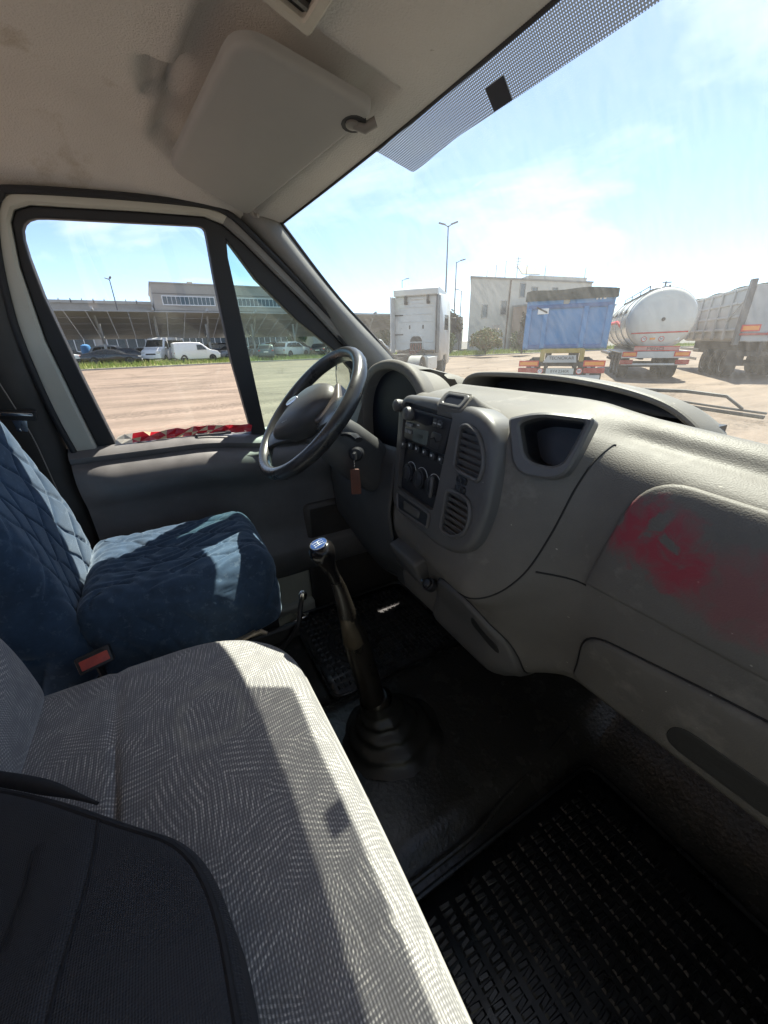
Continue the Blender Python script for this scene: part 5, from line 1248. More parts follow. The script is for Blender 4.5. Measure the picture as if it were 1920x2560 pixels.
car(SEDAN, 'grey saloon at the right end of the main window view', (-50.0, 8.4), -120, P_GREY)
car(HATCH, 'dark teal hatchback seen through the quarter light beside the white SUV', (-48.6, 12.0), 15, P_TEAL)
car(SUVP, 'white SUV with dark rear window seen through the quarter light', (-49.6, 15.4), 58, P_WHITE)
car(SUVP, 'grey pick-up-like off-roader behind the white SUV', (-56.0, 18.2), 60, P_DGREY)
car(SEDAN, 'black saloon right of the white SUV, above the steering wheel', (-49.4, 19.0), 30, P_BLACKP)
car(HATCH, 'dark hatchback farthest right in the quarter light near the pillar', (-48.8, 21.6), 20, P_DGREY)
car(HATCH, 'silver hatchback parked behind the dark teal one', (-55.5, 12.6), 20, P_SILV)
car(VANS, 'white van just left of the lorry cab beyond the pillar', (-47.6, 25.8), 60, P_WHITE, 'van', 'delivery_van')
car(SUVP, 'silver off-roader deep under the carport left of the minibus', (-56.5, -3.4), 100, P_SILV)
car(SEDAN, 'dark blue saloon under the carport behind the minibus', (-57.0, 3.6), 88, P_BLUE)
car(HATCH, 'white hatchback deep under the carport behind the grey saloon', (-57.5, 10.4), 88, P_WHITE)
car(HATCH, 'dark grey hatchback farthest left under the carport', (-53.5, -7.4), 70, P_DGREY)
car(SUVP, 'black off-road car deep in the carport behind the white SUV', (-57.0, 15.6), 80, P_BLACKP)
bb = thing('barrel', 'bright blue plastic barrel behind the parked cars on the left', 'barrel', (-58.5, -6.2, VZ-.35), rz=0)
build('drum', join(*[lathe([(.42, 0), (.5, .1), (.52, .5), (.5, 1.0), (.42, 1.25), (.2, 1.35), (.0, 1.36)], (dx, dy, z), (0, 0, 1), 20) for dx, dy, z in ((0, 0, .9),)]), mat('barrel_blue', (.05, .19, .40), .5), bb)
build('stand', join(*[cyl((a, b, 0), (a, b, .95), .04, n=8) for a in (-.35, .35) for b in (-.35, .35)]), M_TRIM, bb)

# ================================================================== lorries, all parked parallel
HZ = 52.0
M_RUST = mat('dirty_chassis', (.045, .04, .036), .8, var=.4, vscale=3)
M_RED = mat('sign_red', (.60, .03, .02), .4); M_ORG = mat('sign_orange', (.85, .30, .03), .35)
M_WHT = mat('sign_white', (.78, .77, .74), .4); M_ALU = mat('dull_aluminium', (.52, .52, .50), .45, metal=.35, var=.12, vscale=1.5)
def rear(y): return Fr((0, y, 0), (1, 0, 0), (0, 0, 1))        # plane facing backwards (-Y)
def axle(o, y, r=.5, xs=(.88, -.88), w=.34):
    for x in xs: wheel_at(o, x, y, r, w, m=mat('steel_wheel', (.35, .35, .34), .5, metal=.4))
    build('axle', cyl((-.9, y, r), (.9, y, r), .07, n=10), M_RUST, o)
def limit(o, num, x, z, y, r=.1):
    f = rear(y); f.o = Vector((x, y, z))
    d = build('speed_disc', prism([(r*math.cos(k*.2618), r*math.sin(k*.2618)) for k in range(24)], f, -.01, .004), M_WHT, o, smooth=False)
    build('disc_rim', loop_tube([f(r*.9*math.cos(k*.2618), r*.9*math.sin(k*.2618), .004) for k in range(24)], r*.14, 6), M_RED, d)
    text('speed_number', num, r*1.15, f, M_TRIM, d, .006, .001)
def chevron_board(o, x0, x1, z0, z1, y):
    f = rear(y)
    b = build('reflector_board', prism([(x0, z0), (x1, z0), (x1, z1), (x0, z1)], f, -.015, .0), M_RED, o, smooth=False)
    e = .2*(z1-z0)
    build('reflector_field', prism([(x0+e, z0+e), (x1-e, z0+e), (x1-e, z1-e), (x0+e, z1-e)], f, .0, .006), M_ORG, b, smooth=False)
# --- white tractor unit
tr = thing('tractor_unit', 'white lorry tractor unit without trailer seen from behind', 'lorry', (-17.78, 12.27, 0), rz=rad(90-HZ))
P_CAB = mat('cab_white', (.55, .55, .53), .4, var=.1, vscale=1.6, coat=.2, spots=((.38, .36, .32), 1.8, .62))
cabp = [(0, 1.30), (0, 3.75), (.12, 3.86), (1.9, 3.9), (2.15, 3.4), (2.35, 2.3), (2.38, 1.0), (2.3, .55), (1.9, .5), (1.75, 1.0), (1.1, 1.0), (.9, .75), (.5, .75), (.3, 1.25)]
build('cab', loft([[Vector((f*1.22, y, z)) for y, z in offset(densify(cabp, .3), -i)] for f, i in ((-1, .07), (-.97, .02), (-.9, 0), (.9, 0), (.97, .02), (1, .07))]), P_CAB, tr, angle=45)
f0 = rear(0)
build('rear_rib', join(*[prism(rrect(-.85, .85, z, z+.035, .015), f0, -.01, .022, .008) for z in (3.28, 2.95, 2.62)]), P_CAB, tr)
build('rear_pressing', ring(rrect(-1.0, 1.0, 1.65, 3.5, .18), rrect(-.95, .95, 1.70, 3.45, .15), f0, -.01, .02, .006), P_CAB, tr)
build('rear_opening', prism(arc([(-.36, 1.30), (.36, 1.30), (.34, 1.75), (.22, 1.95), (-.22, 1.95), (-.34, 1.75)], .12), f0, -.04, .012), M_TRIM, tr, smooth=False)
build('opening_rim', ring(arc([(-.42, 1.28), (.42, 1.28), (.40, 1.78), (.26, 2.02), (-.26, 2.02), (-.40, 1.78)], .14), arc([(-.35, 1.30), (.35, 1.30), (.33, 1.75), (.21, 1.95), (-.21, 1.95), (-.33, 1.75)], .12), f0, 0, .03, .01), P_CAB, tr)
for x in (-.36, .36): build('rear_vent', prism(rrect(x-.04, x+.04, 2.30, 2.48, .03), f0, -.02, .006), M_TRIM, tr, smooth=False)
for z in (2.05, 2.95): build('hinge_strap', prism(rrect(-1.18, -.72, z-.025, z+.025, .01), f0, 0, .03), M_TRIM, tr, smooth=False)
build('grab_handle', tube([f0(-.3, 3.62, .02), f0(-.25, 3.66, .07), f0(.35, 3.66, .07), f0(.4, 3.62, .02)], .02, 8), M_WHT, tr)
build('roof_deflector', loft([[Vector((f*1.16, y, z)) for y, z in ((-.22, 3.80), (-.25, 4.05), (-.1, 4.16), (1.0, 4.05), (1.9, 3.85), (1.8, 3.75), (0, 3.78))] for f in (-1, -.96, .96, 1)]), P_CAB, tr, bevel=.03)
for x in (-.55, .62): build('deflector_bracket', join(box(x-.05, x+.05, -.20, -.05, 3.45, 4.0), box(x-.08, x+.08, -.08, .01, 3.42, 3.55)), M_TRIM, tr, bevel=.01)
for s in (-1, 1): build('side_deflector', box(s*1.20-.035, s*1.20+.035, -.55, .02, 1.15, 3.78), mat('fairing_grey', (.035, .035, .038), .5, var=.2, vscale=2) if s > 0 else P_CAB, tr, bevel=.03)
for s in (-1, 1):
    build('side_window', box(s*1.225-.01, s*1.225+.01, 1.0, 1.75, 2.25, 2.95), M_CGLASS, tr, smooth=False)
    build('side_mirror', box(s*1.45-.14, s*1.45+.14, 2.0, 2.1, 2.1, 2.85), M_TRIM, tr, bevel=.04)
build('chassis_rail', join(box(-.43, -.35, -3.9, 1.8, .80, 1.06), box(.35, .43, -3.9, 1.8, .80, 1.06), *[box(-.4, .4, y, y+.1, .84, 1.02) for y in (-3.8, -2.6, -1.2, 0)]), M_RUST, tr)
build('fifth_wheel', join(prism(arc([(-.45, -3.0), (-.12, -3.25), (-.08, -2.9), (.08, -2.9), (.12, -3.25), (.45, -3.0), (.45, -2.3), (-.45, -2.3)], .06), Fr((0, 0, 1.12), (1, 0, 0), (0, 1, 0)), -.08, .05), box(-.5, .5, -2.75, -2.5, 1.0, 1.10)), M_RUST, tr)
for y in (-2.75, ): axle(tr, y, .5, (.93, -.93), .5)
axle(tr, 1.38, .5, (1.0, -1.0), .32)
for s in (-1, 1):
    mg = [(.62*math.cos(rad(a)), .62*math.sin(rad(a))) for a in range(10, 171, 16)]
    build('mudguard', loft([[Vector((s*x_, -2.75+a, .5+b)) for a, b in mg] + [Vector((s*x_, -2.75+a*.94, .5+b*.94)) for a, b in mg[::-1]] for x_ in (.66, 1.22)]), mat('guard_grey', (.22, .22, .21), .6, var=.2, vscale=3), tr)
    build('tail_light', box(s*.75-.22, s*.75+.22, -3.98, -3.9, .72, .86), M_LAMPR, tr, bevel=.01)
    build('fuel_tank', loft([[Vector((s*.92+.30*math.cos(k*.5236)*1.0, y, .78+.30*math.sin(k*.5236))) for k in range(12)] for y in (-1.7, -.2)]), M_ALU, tr)
    build('side_step', box(s*1.2-.03, s*1.2+.03, -1.9, -.25, .42, 1.02), P_CAB, tr, bevel=.03)
build('air_hoses', join(*[tube(spline([f0(x, 1.6, .03), f0(x*1.2+.05, 1.32, .25), f0(x*.8, 1.22, .55), f0(x*.6+.1, 1.12, .9)], 5), .018, 6) for x in (-.24, -.12, 0, .12, .22)]), mat('hose_red', (.28, .05, .04), .5), tr)
build('gear_frame', join(*[tube([f0(-1.0, 1.15, .15), f0(-.3, 1.35, .15)], .03, 6), tube([f0(1.0, 1.15, .15), f0(.3, 1.35, .15)], .03, 6), tube([f0(-1.0, 1.2, .1), f0(1.0, 1.2, .1)], .04, 6)]), M_RUST, tr)
# --- blue tipper trailer
bt_ = thing('tipper_trailer', 'blue tipper trailer with dark rolled tarpaulin seen from behind', 'trailer', (-8.46, 11.73, 0), rz=rad(90-HZ))
M_BLUE = mat('tipper_blue', (.035, .19, .42), .5, var=.16, vscale=1.3, spots=((.10, .16, .28), 2.2, .66))
M_BLUE2 = mat('tipper_blue_dark', (.022, .10, .27), .55, var=.2, vscale=1.6)
build('tub', box(-1.26, 1.26, .06, 7.6, 1.42, 2.96), M_BLUE, bt_, bevel=.03)
f0 = rear(.06)
build('tail_gate', prism(rrect(-1.25, 1.25, 1.38, 2.90, .03), f0, -.02, .03, .01), M_BLUE, bt_)
for x in (-1.16, -.66, .5, 1.15): build('gate_rib', prism(rrect(x-.07, x+.07, 1.42, 2.60, .02), f0, .02, .085, .015), M_BLUE, bt_)
for z in (2.62, 1.46): build('gate_rail', prism(rrect(-1.2, 1.2, z-.06, z+.06, .02), f0, .02, .075, .015), M_BLUE2, bt_)
for x0, x1 in ((-1.18, -.18), (.18, 1.16)): build('gate_board', prism(rrect(x0, x1, 2.66, 2.92, .02), f0, .02, .06, .01), M_BLUE, bt_)
build('top_rail', prism(rrect(-1.27, 1.27, 2.92, 2.99, .02), f0, -.02, .06, .01), M_BLUE2, bt_)
build('tarpaulin', loft([[Vector((x, y, 2.99+.05*math.sin(math.pi*min(max((x+1.3)/2.6, 0), 1))**.35+.02*math.sin(y*3+x*4)+.05)) for x in [lerp(-1.3, 1.3, k/24) for k in range(25)]]+[Vector((1.31, y, 2.80+.02*math.sin(y*2))), Vector((-1.31, y, 2.80+.02*math.sin(y*2.5)))] for y in [lerp(-.06, 7.6, k/20) for k in range(21)]]), mat('tarpaulin_dark', (.026, .038, .032), .65, var=.25, vscale=3, bump=.4, bscale=12, bdist=.02), bt_, angle=60)
build('lock_plate', prism(rrect(-.9, -.58, 2.42, 2.58, .01), f0, .06, .09), M_WHT, bt_, smooth=False)
build('lock_arm', tube([f0(-.95, 2.62, .09), f0(-.7, 2.50, .10), f0(-.62, 2.46, .10)], .025, 6), M_TRIM, bt_)
build('maker_roundel', lathe([(.0, .0), (.10, .0), (.10, .02), (.0, .025)], f0(-.1, 2.76, .03), (0, -1, 0), 20), mat('roundel_grey', (.30, .30, .26), .5), bt_)
for k in range(3):
    x = .72+k*.10; build('gate_lettering', prism([(x, 2.76), (x+.05, 2.76), (x+.05, 2.87), (x, 2.87)] if k < 2 else [(x, 2.76), (x+.07, 2.76), (x+.07, 2.80), (x+.03, 2.80), (x+.03, 2.87), (x, 2.87)], f0, .06, .066), M_WHT, bt_, smooth=False)
build('hinge_beam', join(box(-.62, .62, -.10, .10, 1.26, 1.40), box(-.66, -.52, -.12, .1, 1.0, 1.38), box(.52, .66, -.12, .1, 1.0, 1.38)), mat('hinge_yellow', (.34, .25, .05), .5, var=.25, vscale=4), bt_, bevel=.02)
build('chassis', join(box(-.5, -.38, -.05, 7.4, .80, 1.28), box(.38, .5, -.05, 7.4, .80, 1.28), box(-1.1, 1.1, .0, .12, .86, 1.04)), M_RUST, bt_)
f1 = rear(-.14)
build('maker_board', prism([(-.55, .98), (.46, .98), (.42, 1.20), (-.42, 1.20)], f1, -.02, .0), mat('maker_grey', (.45, .45, .43), .5, var=.1, vscale=4), bt_, smooth=False)
text('maker_lettering', 'TECNOKAR', .135, Fr(f1(0, 1.11, 0), f1.u, f1.v), M_TRIM, bt_, .004, .002, sx=1.05)
for s in (-1, 1):
    chevron_board(bt_, s*.98-.31, s*.98+.31, .86, 1.04, -.16)
    build('lamp_cluster', box(s*1.0-.30, s*1.0+.30, -.20, -.08, .66, .82), M_LAMPR, bt_, bevel=.015)
    build('mud_flap', box(s*.95-.3, s*.95+.3, .02, .04, .25, .66), M_TRIM, bt_, smooth=False)
limit(bt_, '70', -.60, .72, -.17, .095); limit(bt_, '80', .58, .72, -.17, .095)
build('number_plate', prism(rrect(-.42, .42, .62, .80, .01), f1, .0, .03), mat('plate_pale', (.55, .56, .50), .45), bt_, smooth=False)
text('plate_number', 'BY4 2340R', .125, Fr(f1(0, .71, .03), f1.u, f1.v), M_TRIM, bt_, .002, .002)
build('bumper', join(box(-1.2, 1.2, -.16, -.06, .48, .60), box(-.9, -.8, -.1, .1, .5, .95), box(.8, .9, -.1, .1, .5, .95)), M_ALU, bt_, bevel=.01)
for y in (1.2, 2.5, 3.8): axle(bt_, y, .5, (.92, -.92), .38)
# --- tanker trailer
tk = thing('tanker_trailer', 'pale tanker trailer with domed end and red stripe', 'trailer', (-9.2, 18.6, 0), rz=rad(90-HZ))
M_TANK = mat('tank_cream', (.62, .60, .54), .20, var=.06, vscale=1.2, coat=.25, spots=((.45, .42, .35), 1.4, .64))
secs = []
for y, s in ((-.10, .05), (-.095, .35), (-.07, .65), (-.03, .85), (.04, .95), (.14, .99), (.25, 1.0), (9.6, 1.0), (9.9, .8)):
    secs.append([Vector((1.22*s*math.cos(k*.1309), y, 2.33+1.16*s*math.sin(k*.1309))) for k in range(48)])
build('tank_shell', loft(secs), M_TANK, tk, angle=60)
for y in (.26, 2.0, 4.2, 6.4, 8.6): build('tank_band', loop_tube([Vector((1.23*math.cos(k*.1309), y, 2.33+1.17*math.sin(k*.1309))) for k in range(48)], .022, 6), M_ALU, tk)
ft = rear(-.10)
def domey(x, z):
    s = min(math.hypot(x/1.22, (z-2.33)/1.16), 1.0)
    return interp(s, [(.05, -.10), (.35, -.095), (.65, -.07), (.85, -.03), (.95, .04), (.99, .14), (1.0, .25)])
def sgrid(a, b):
    x = lerp(-1.0, 1.0, a); z = lerp(1.80, 1.85, b)+.03*(x+1)/2; return Vector((x, domey(x, z)-.012, z))
build('red_stripe', grid(sgrid, 30, 2), M_RED, tk, solid=.012)
build('end_port', lathe([(.0, 0), (.06, 0), (.07, .02), (.04, .04), (.0, .045)], (.02, -.10, 2.33), (0, -1, 0), 16), M_RUST, tk)
limit(tk, '70', -.50, 1.60, -.075, .10); limit(tk, '80', .12, 1.60, -.075, .10)
build('warning_plate', prism(rrect(-.30, -.10, 1.57, 1.65, .02), rear(-.07), -.02, .01), M_ORG, tk, smooth=False)
build('document_plate', prism(rrect(.55, .75, 1.55, 1.75, .01), rear(-.02), -.05, .012), M_WHT, tk, smooth=False)
for s in (-1, 1):
    build('side_stripe', loft([[Vector((s*1.235*math.cos(a), y, 2.33+1.175*math.sin(a))) for a in (d, d+.12)] for y, d in ((2.0, -.25), (3.6, -.02), (6.5, -.02), (8.5, .25))], closed=False, cap=False), M_RED, tk, solid=.01)
    for k in range(5):
        y = 1.2+k*1.6; build('livery_triangle', loft([[Vector((s*1.236*math.cos(a), yy, 2.33+1.176*math.sin(a))) for a in (.30, .31+.25*t)] for yy, t in ((y, 0), (y+.75, 1), (y+1.5, 0))], closed=False, cap=False), M_TRIM, tk, solid=.01)
    chevron_board(tk, s*.93-.27, s*.93+.27, .92, 1.12, -.30)
    build('lamp_cluster', box(s*1.0-.24, s*1.0+.24, -.30, -.18, .62, .80), M_LAMPR, tk, bevel=.015)
build('walkway', join(box(-.5, -.2, .6, 9, 3.44, 3.50), *[cyl((x, y, 3.4), (x, y, 3.62), .02, n=6) for x in (-.55, .15) for y in (.8, 3, 5.5, 8)], *[tube([(x, .8, 3.62), (x, 8, 3.62)], .02, 6) for x in (-.55, .15)]), M_RUST, tk)
for y in (1.2, 4.2, 7.2): build('manhole', lathe([(.30, 0), (.32, .10), (.26, .16), (.0, .18)], (.0, y, 3.46), (0, 0, 1), 20), M_ALU, tk)
build('vent_pipe', join(cyl((.0, 1.0, 3.5), (.0, 1.0, 3.78), .03, n=8), tube([(-.12, 1.0, 3.74), (.2, 1.0, 3.74)], .02, 6)), M_RUST, tk)
build('rear_beam', prism(rrect(-.80, .80, 1.14, 1.32, .02), rear(-.26), -.1, .0), mat('beam_pale_red', (.55, .28, .24), .5, var=.15, vscale=4), tk)
build('beam_stripe', join(prism([(-.80, 1.135), (.8, 1.135), (.8, 1.165), (-.8, 1.165)], rear(-.26), 0, .005), prism([(-.8, 1.295), (.8, 1.295), (.8, 1.325), (-.8, 1.325)], rear(-.26), 0, .005)), M_RED, tk, smooth=False)
text('maker_lettering', 'MENCI', .17, Fr((-.05, -.26, 1.225), (1, 0, 0), (0, 0, 1)), M_TRIM, tk, .004, .002, sx=1.2)
build('bumper', join(box(-1.22, 1.22, -.28, -.16, .86, 1.12), box(-1.18, 1.18, -.26, -.18, .58, .66)), M_ALU, tk, bevel=.015)
build('chassis', join(box(-.5, -.36, -.1, 9.4, .80, 1.2), box(.36, .5, -.1, 9.4, .80, 1.2), box(-1.1, -.5, 4.5, 6.5, .6, 1.0)), M_RUST, tk)
for s in (-1, 1): build('fender', box(s*.95-.30, s*.95+.30, .3, 5.2, 1.06, 1.12), M_ALU, tk, bevel=.02)
for y in (1.2, 2.5, 3.8): axle(tk, y, .5, (.92, -.92), .38)
build('hose_tube', lathe([(.0, 0), (.13, 0), (.13, 4.5), (.0, 4.5)], (-1.12, 4.4, .86), (0, 1, 0), 16), mat('chrome', (.7, .7, .7), .15, metal=1), tk)
# --- grey tipper trailer at the right
gt = thing('tipper_trailer', 'grey steel tipper trailer at the right edge behind the tanker', 'trailer', (-6.25, 21.35, 0), rz=rad(90-HZ))
M_GTIP = mat('tipper_grey', (.42, .425, .42), .5, var=.16, vscale=1.2, spots=((.20, .19, .17), 1.6, .62))
tubp = [(-1.24, 3.42), (-1.24, 2.2), (-1.14, 1.55), (-.9, 1.42), (.9, 1.42), (1.14, 1.55), (1.24, 2.2), (1.24, 3.42)]
build('tub', loft([[Vector((x, y, z)) for x, z in tubp] for y in (0, .05, 8.2, 8.6)]), M_GTIP, gt, angle=30)
for z in (3.36, 2.86, 2.36, 1.88): build('side_rail', join(*[box(s*1.25-.04, s*1.25+.04, .1, 8.2, z-.05, z+.05) for s in (-1, 1)]), M_GTIP, gt, bevel=.02)
for y in (.12, 1.6, 3.0, 4.4, 5.8, 7.2): build('side_post', join(*[box(s*1.26-.05, s*1.26+.05, y-.08, y+.08, 1.5, 3.42) for s in (-1, 1)]), M_GTIP, gt, bevel=.02)
build('corner_post', join(box(-1.36, -1.18, -.10, .16, 1.3, 3.62), box(1.18, 1.36, -.10, .16, 1.3, 3.62)), mat('post_dark', (.12, .12, .12), .5), gt, bevel=.02)
build('gate', prism(rrect(-1.16, 1.16, 1.45, 3.4, .03), rear(-.02), -.02, .03), M_GTIP, gt)
build('brace', tube([(-1.31, .15, 2.95), (-1.31, 1.6, 2.2)], .03, 6), M_GTIP, gt)
build('tarpaulin', loft([[Vector((x, y, 3.44+.1*math.cos(x*1.2)+.03*math.sin(y*2.2+x))) for x in [lerp(-1.28, 1.28, k/12) for k in range(13)]] + [Vector((1.28, y, 3.38)), Vector((-1.28, y, 3.38))] for y in [lerp(.2, 8.5, k/16) for k in range(17)]]), mat('tarpaulin_green', (.06, .09, .075), .6, var=.2, vscale=3), gt)
build('chassis', join(box(-.5, -.36, -.1, 8.4, .85, 1.4), box(.36, .5, -.1, 8.4, .85, 1.4), box(-1.1, 1.1, -.1, .0, .9, 1.05)), M_RUST, gt)
build('side_guard', join(box(-1.24, -1.2, 4.6, 8.0, .98, 1.10), box(-1.24, -1.2, 4.6, 8.0, .55, .67)), M_ALU, gt, bevel=.01)
for s in (-1, 1): chevron_board(gt, s*.95-.3, s*.95+.3, 1.30+.5, 1.62+.42, -.12)
build('lamp_strip', box(-1.25, 1.25, -.12, -.06, 1.66, 1.74), M_LAMPR, gt, smooth=False)
for y in (1.3, 2.6, 3.9): axle(gt, y, .52, (.92, -.92), .38)
build('splash_guard', join(*[box(-1.2, -.6, y-.62, y-.58, .5, 1.1) for y in (1.3, 2.6, 3.9)]), M_TRIM, gt)
# ================================================================== buildings, carport, lamps, plants
M_CONC = mat('precast_concrete', (.36, .34, .31), .85, var=.10, vscale=.35, bump=.3, bscale=6, bdist=.01, spots=((.24, .22, .2), .25, .6))
M_CONC2 = mat('pale_concrete', (.44, .43, .40), .85, var=.08, vscale=.3)
M_FRAMEW = mat('window_frame_white', (.70, .71, .72), .5); M_PANE = mat('window_pane', (.06, .085, .10), .12, spec=.6)
def window_row(o, X, y0, y1, z0, z1, n, depth=.12):
    """Row of panes in a wall facing +X: a frame with a pane in each bay."""
    f = Fr((X, 0, 0), (0, 1, 0), (0, 0, 1)); w = (y1-y0)/n; t = min(.12, w*.1)
    fr_ = build('window', ring([(y0-.15, z0-.15), (y1+.15, z0-.15), (y1+.15, z1+.15), (y0-.15, z1+.15)], [(y0, z0), (y1, z0), (y1, z1), (y0, z1)], f, -.05, depth), M_FRAMEW, o, smooth=False)
    for k in range(n):
        build('pane', prism([(y0+k*w+t*.5, z0), (y0+(k+1)*w-t*.5, z0), (y0+(k+1)*w-t*.5, z1), (y0+k*w+t*.5, z1)], f, -.02, .03), M_PANE, fr_, smooth=False)
        if k: build('mullion', prism([(y0+k*w-t*.5, z0), (y0+k*w+t*.5, z0), (y0+k*w+t*.5, z1), (y0+k*w-t*.5, z1)], f, -.02, depth*.8), M_FRAMEW, fr_, smooth=False)
fac = thing('factory_building', 'large grey concrete factory block with a strip of white-framed windows', 'building', (-88, 14, VZ))
build('wall', box(-105, -84, 2.7, 26.4, VZ-.1, 11.75), M_CONC, fac, smooth=False)
for z in (10.2, 7.6): build('panel_joint', box(-84.02, -83.97, 2.7, 26.4, z-.04, z+.04), mat('joint_dark', (.12, .115, .11), .9), fac, smooth=False)
for y in (14.0,): build('panel_joint', box(-84.02, -83.97, y-.04, y+.04, VZ, 11.7), MATS['joint_dark'], fac, smooth=False)
build('coping', box(-105.1, -83.85, 2.55, 26.55, 11.72, 11.9), M_CONC2, fac, smooth=False)
window_row(fac, -83.98, 4.1, 12.4, 8.55, 9.75, 12); window_row(fac, -83.98, 15.9, 24.6, 8.55, 9.75, 12)
build('chimney', box(-92, -91, 9.2, 10.1, 11.7, 13.0), M_CONC, fac, smooth=False)
window_row(fac, -83.98, 6.0, 14.5, 1.6, 3.2, 8); window_row(fac, -83.98, 16.2, 25, 1.6, 3.2, 8)
build('door', box(-84.05, -83.92, 15.0, 15.9, VZ, 2.9), mat('door_red', (.30, .05, .04), .5), fac, smooth=False)
hall = thing('factory_hall', 'long low grey factory hall left of the taller block', 'building', (-95, -30, VZ))
build('wall', box(-120, -89.5, -70, 2.4, VZ-.1, 8.9), M_CONC, hall, smooth=False)
build('roof_edge', box(-120, -89.3, -70, 2.4, 8.9, 9.35), M_CONC2, hall, smooth=False)
for k in range(26): build('roof_rib', box(-89.35, -89.2, -40+k*1.6, -39.85+k*1.6, 8.95, 9.6), MATS['joint_dark'] if k % 2 else M_CONC2, hall, smooth=False)
window_row(hall, -89.45, -1.8, .2, 6.7, 7.7, 1)
window_row(hall, -89.45, -22, -8, 1.4, 3.4, 10); window_row(hall, -89.45, -6, 1.5, 1.4, 3.4, 5)
h3 = thing('far_hall', 'pale flat far hall behind the carport, left of the lorry cab', 'building', (-95, 44, VZ))
build('wall', box(-110, -82, 30, 62, VZ-.1, 7.2), M_CONC2, h3, smooth=False)
build('roof_edge', box(-110.2, -81.8, 29.8, 62.2, 7.2, 7.5), mat('roof_edge_grey', (.16, .16, .16), .7), h3, smooth=False)
window_row(h3, -81.97, 33, 58, 2.0, 3.6, 14)
# --- solar carport
cp = thing('solar_carport', 'long sloping solar carport on steel posts over the parked cars', 'carport', (-52, 5, VZ))
M_PV = mat('solar_panel_back', (.20, .19, .17), .6, var=.12, vscale=1.5); M_STEEL = mat('galvanised_steel', (.34, .34, .33), .45, metal=.4, var=.15, vscale=2)
Y0, BAY, NB = -40.0, 5.1, 15
X_HI, Z_HI, X_LO, Z_LO = -48.6, 5.05, -57.4, 2.75
cslope = Fr((X_LO, 0, Z_LO), (0, 1, 0), (X_HI-X_LO, 0, Z_HI-Z_LO)); LEN = math.hypot(X_HI-X_LO, Z_HI-Z_LO)
pmesh = None
for i in range(NB):
    for r in range(5):
        for c in range(3):
            y = Y0+i*BAY+c*1.7; v = r*LEN/5
            if pmesh is None:
                pmesh = build('solar_panel', xf(box(-.82, .82, .05, LEN/5-.06, -.02, .02), Matrix.Identity(4)), M_PV, cp, smooth=False)
                pm = pmesh
            else: pm = pmesh.copy(); COL.objects.link(pm)
            M_ = Matrix((cslope.u, cslope.v, cslope.n)).transposed().to_4x4(); M_.translation = cslope(y+.85, v, .06)-ROOTLOC[cp.name]
            pm.matrix_local = M_
for r in range(11):
    v = LEN*(r+.2)/10.6; build('purlin', prism([(Y0, v), (Y0+NB*BAY, v), (Y0+NB*BAY, v+.08), (Y0, v+.08)], cslope, -.10, .02), M_STEEL, cp, smooth=False)
for i in range(NB+1):
    y = Y0+i*BAY+.5
    if not -16 < y < 36: continue
    build('rafter', prism([(y-.09, .1), (y+.09, .1), (y+.09, LEN-.05), (y-.09, LEN-.05)], cslope, -.38, -.10), M_STEEL, cp, smooth=False)
    top = cslope(y, LEN*.60, -.3)
    build('post', tube([(-51.9, y, VZ-.1), (-51.9, y, 1.6), (top.x, y, top.z)], .14, 8), M_STEEL, cp)
    t2 = cslope(y, LEN*.92, -.3); build('brace', tube([(-51.9, y, 2.2), (t2.x, y, t2.z)], .10, 8), M_STEEL, cp)
    t3 = cslope(y, LEN*.28, -.3); build('brace', tube([(-51.9, y, 1.5), (t3.x, y, t3.z)], .09, 8), M_STEEL, cp)
# --- white office building on the right
wb = thing('office_building', 'white three-storey office building with small windows and roof aerials', 'building', (-46, 48, VZ))
M_REND = mat('white_render', (.50, .475, .43), .85, var=.06, vscale=.4, spots=((.40, .37, .33), .5, .62))
def quad_prism(pts, z0, z1): return prism(pts, Fr((0, 0, 0), (1, 0, 0), (0, 1, 0)), z0, z1)
foot = [(-45, 39.2), (-42.3, 60.6), (-62, 76), (-60, 52.5)]
build('wall', quad_prism(foot, 0, 9.3), M_REND, wb, smooth=False)
build('coping', quad_prism(offset(foot, .15), 9.25, 9.45), mat('coping_grey', (.25, .24, .23), .7), wb, smooth=False)
WF = Fr((-45, 39.2, 0), (2.7, 21.4, 0), (0, 0, 1))
for a, z, w, h in ((2.1, 4.6, .75, 1.5), (5.2, 5.0, .85, 1.6), (10.3, 6.9, .9, 1.5), (14.0, 6.9, .9, 1.5), (8.2, 7.2, .8, 1.6)):
    w_ = build('window', ring([(a-.1, z-.1), (a+w+.1, z-.1), (a+w+.1, z+h+.1), (a-.1, z+h+.1)], [(a, z), (a+w, z), (a+w, z+h), (a, z+h)], WF, -.05, .08), mat('frame_grey', (.30, .29, .27), .6), wb, smooth=False)
    build('pane', prism([(a, z), (a+w, z), (a+w, z+h), (a, z+h)], WF, -.03, .02), M_PANE, w_, smooth=False)
build('downpipe', tube([WF(6.4, 0, .1), WF(6.4, 9.2, .1)], .09, 8), mat('pipe_brown', (.12, .08, .06), .5), wb)
build('annex', quad_prism([(-43.6, 46.0), (-39.2, 46.6), (-37.6, 60), (-42.4, 60)], 0, 5.9), mat('pink_render', (.34, .25, .20), .85, var=.08, vscale=.5), wb, smooth=False)
build('annex_coping', quad_prism(offset([(-43.6, 46.0), (-39.2, 46.6), (-37.6, 60), (-42.4, 60)], .12), 5.85, 6.05), MATS['coping_grey'], wb, smooth=False)
rail_ = [tube([(-39.25+.12*k, 46.65+1.0*k, 6.0), (-39.25+.12*k, 46.65+1.0*k, 7.0)], .03, 6) for k in range(13)] + [tube([(-39.25, 46.65, z), (-37.7, 59.5, z)], .03, 6) for z in (6.5, 7.0)]
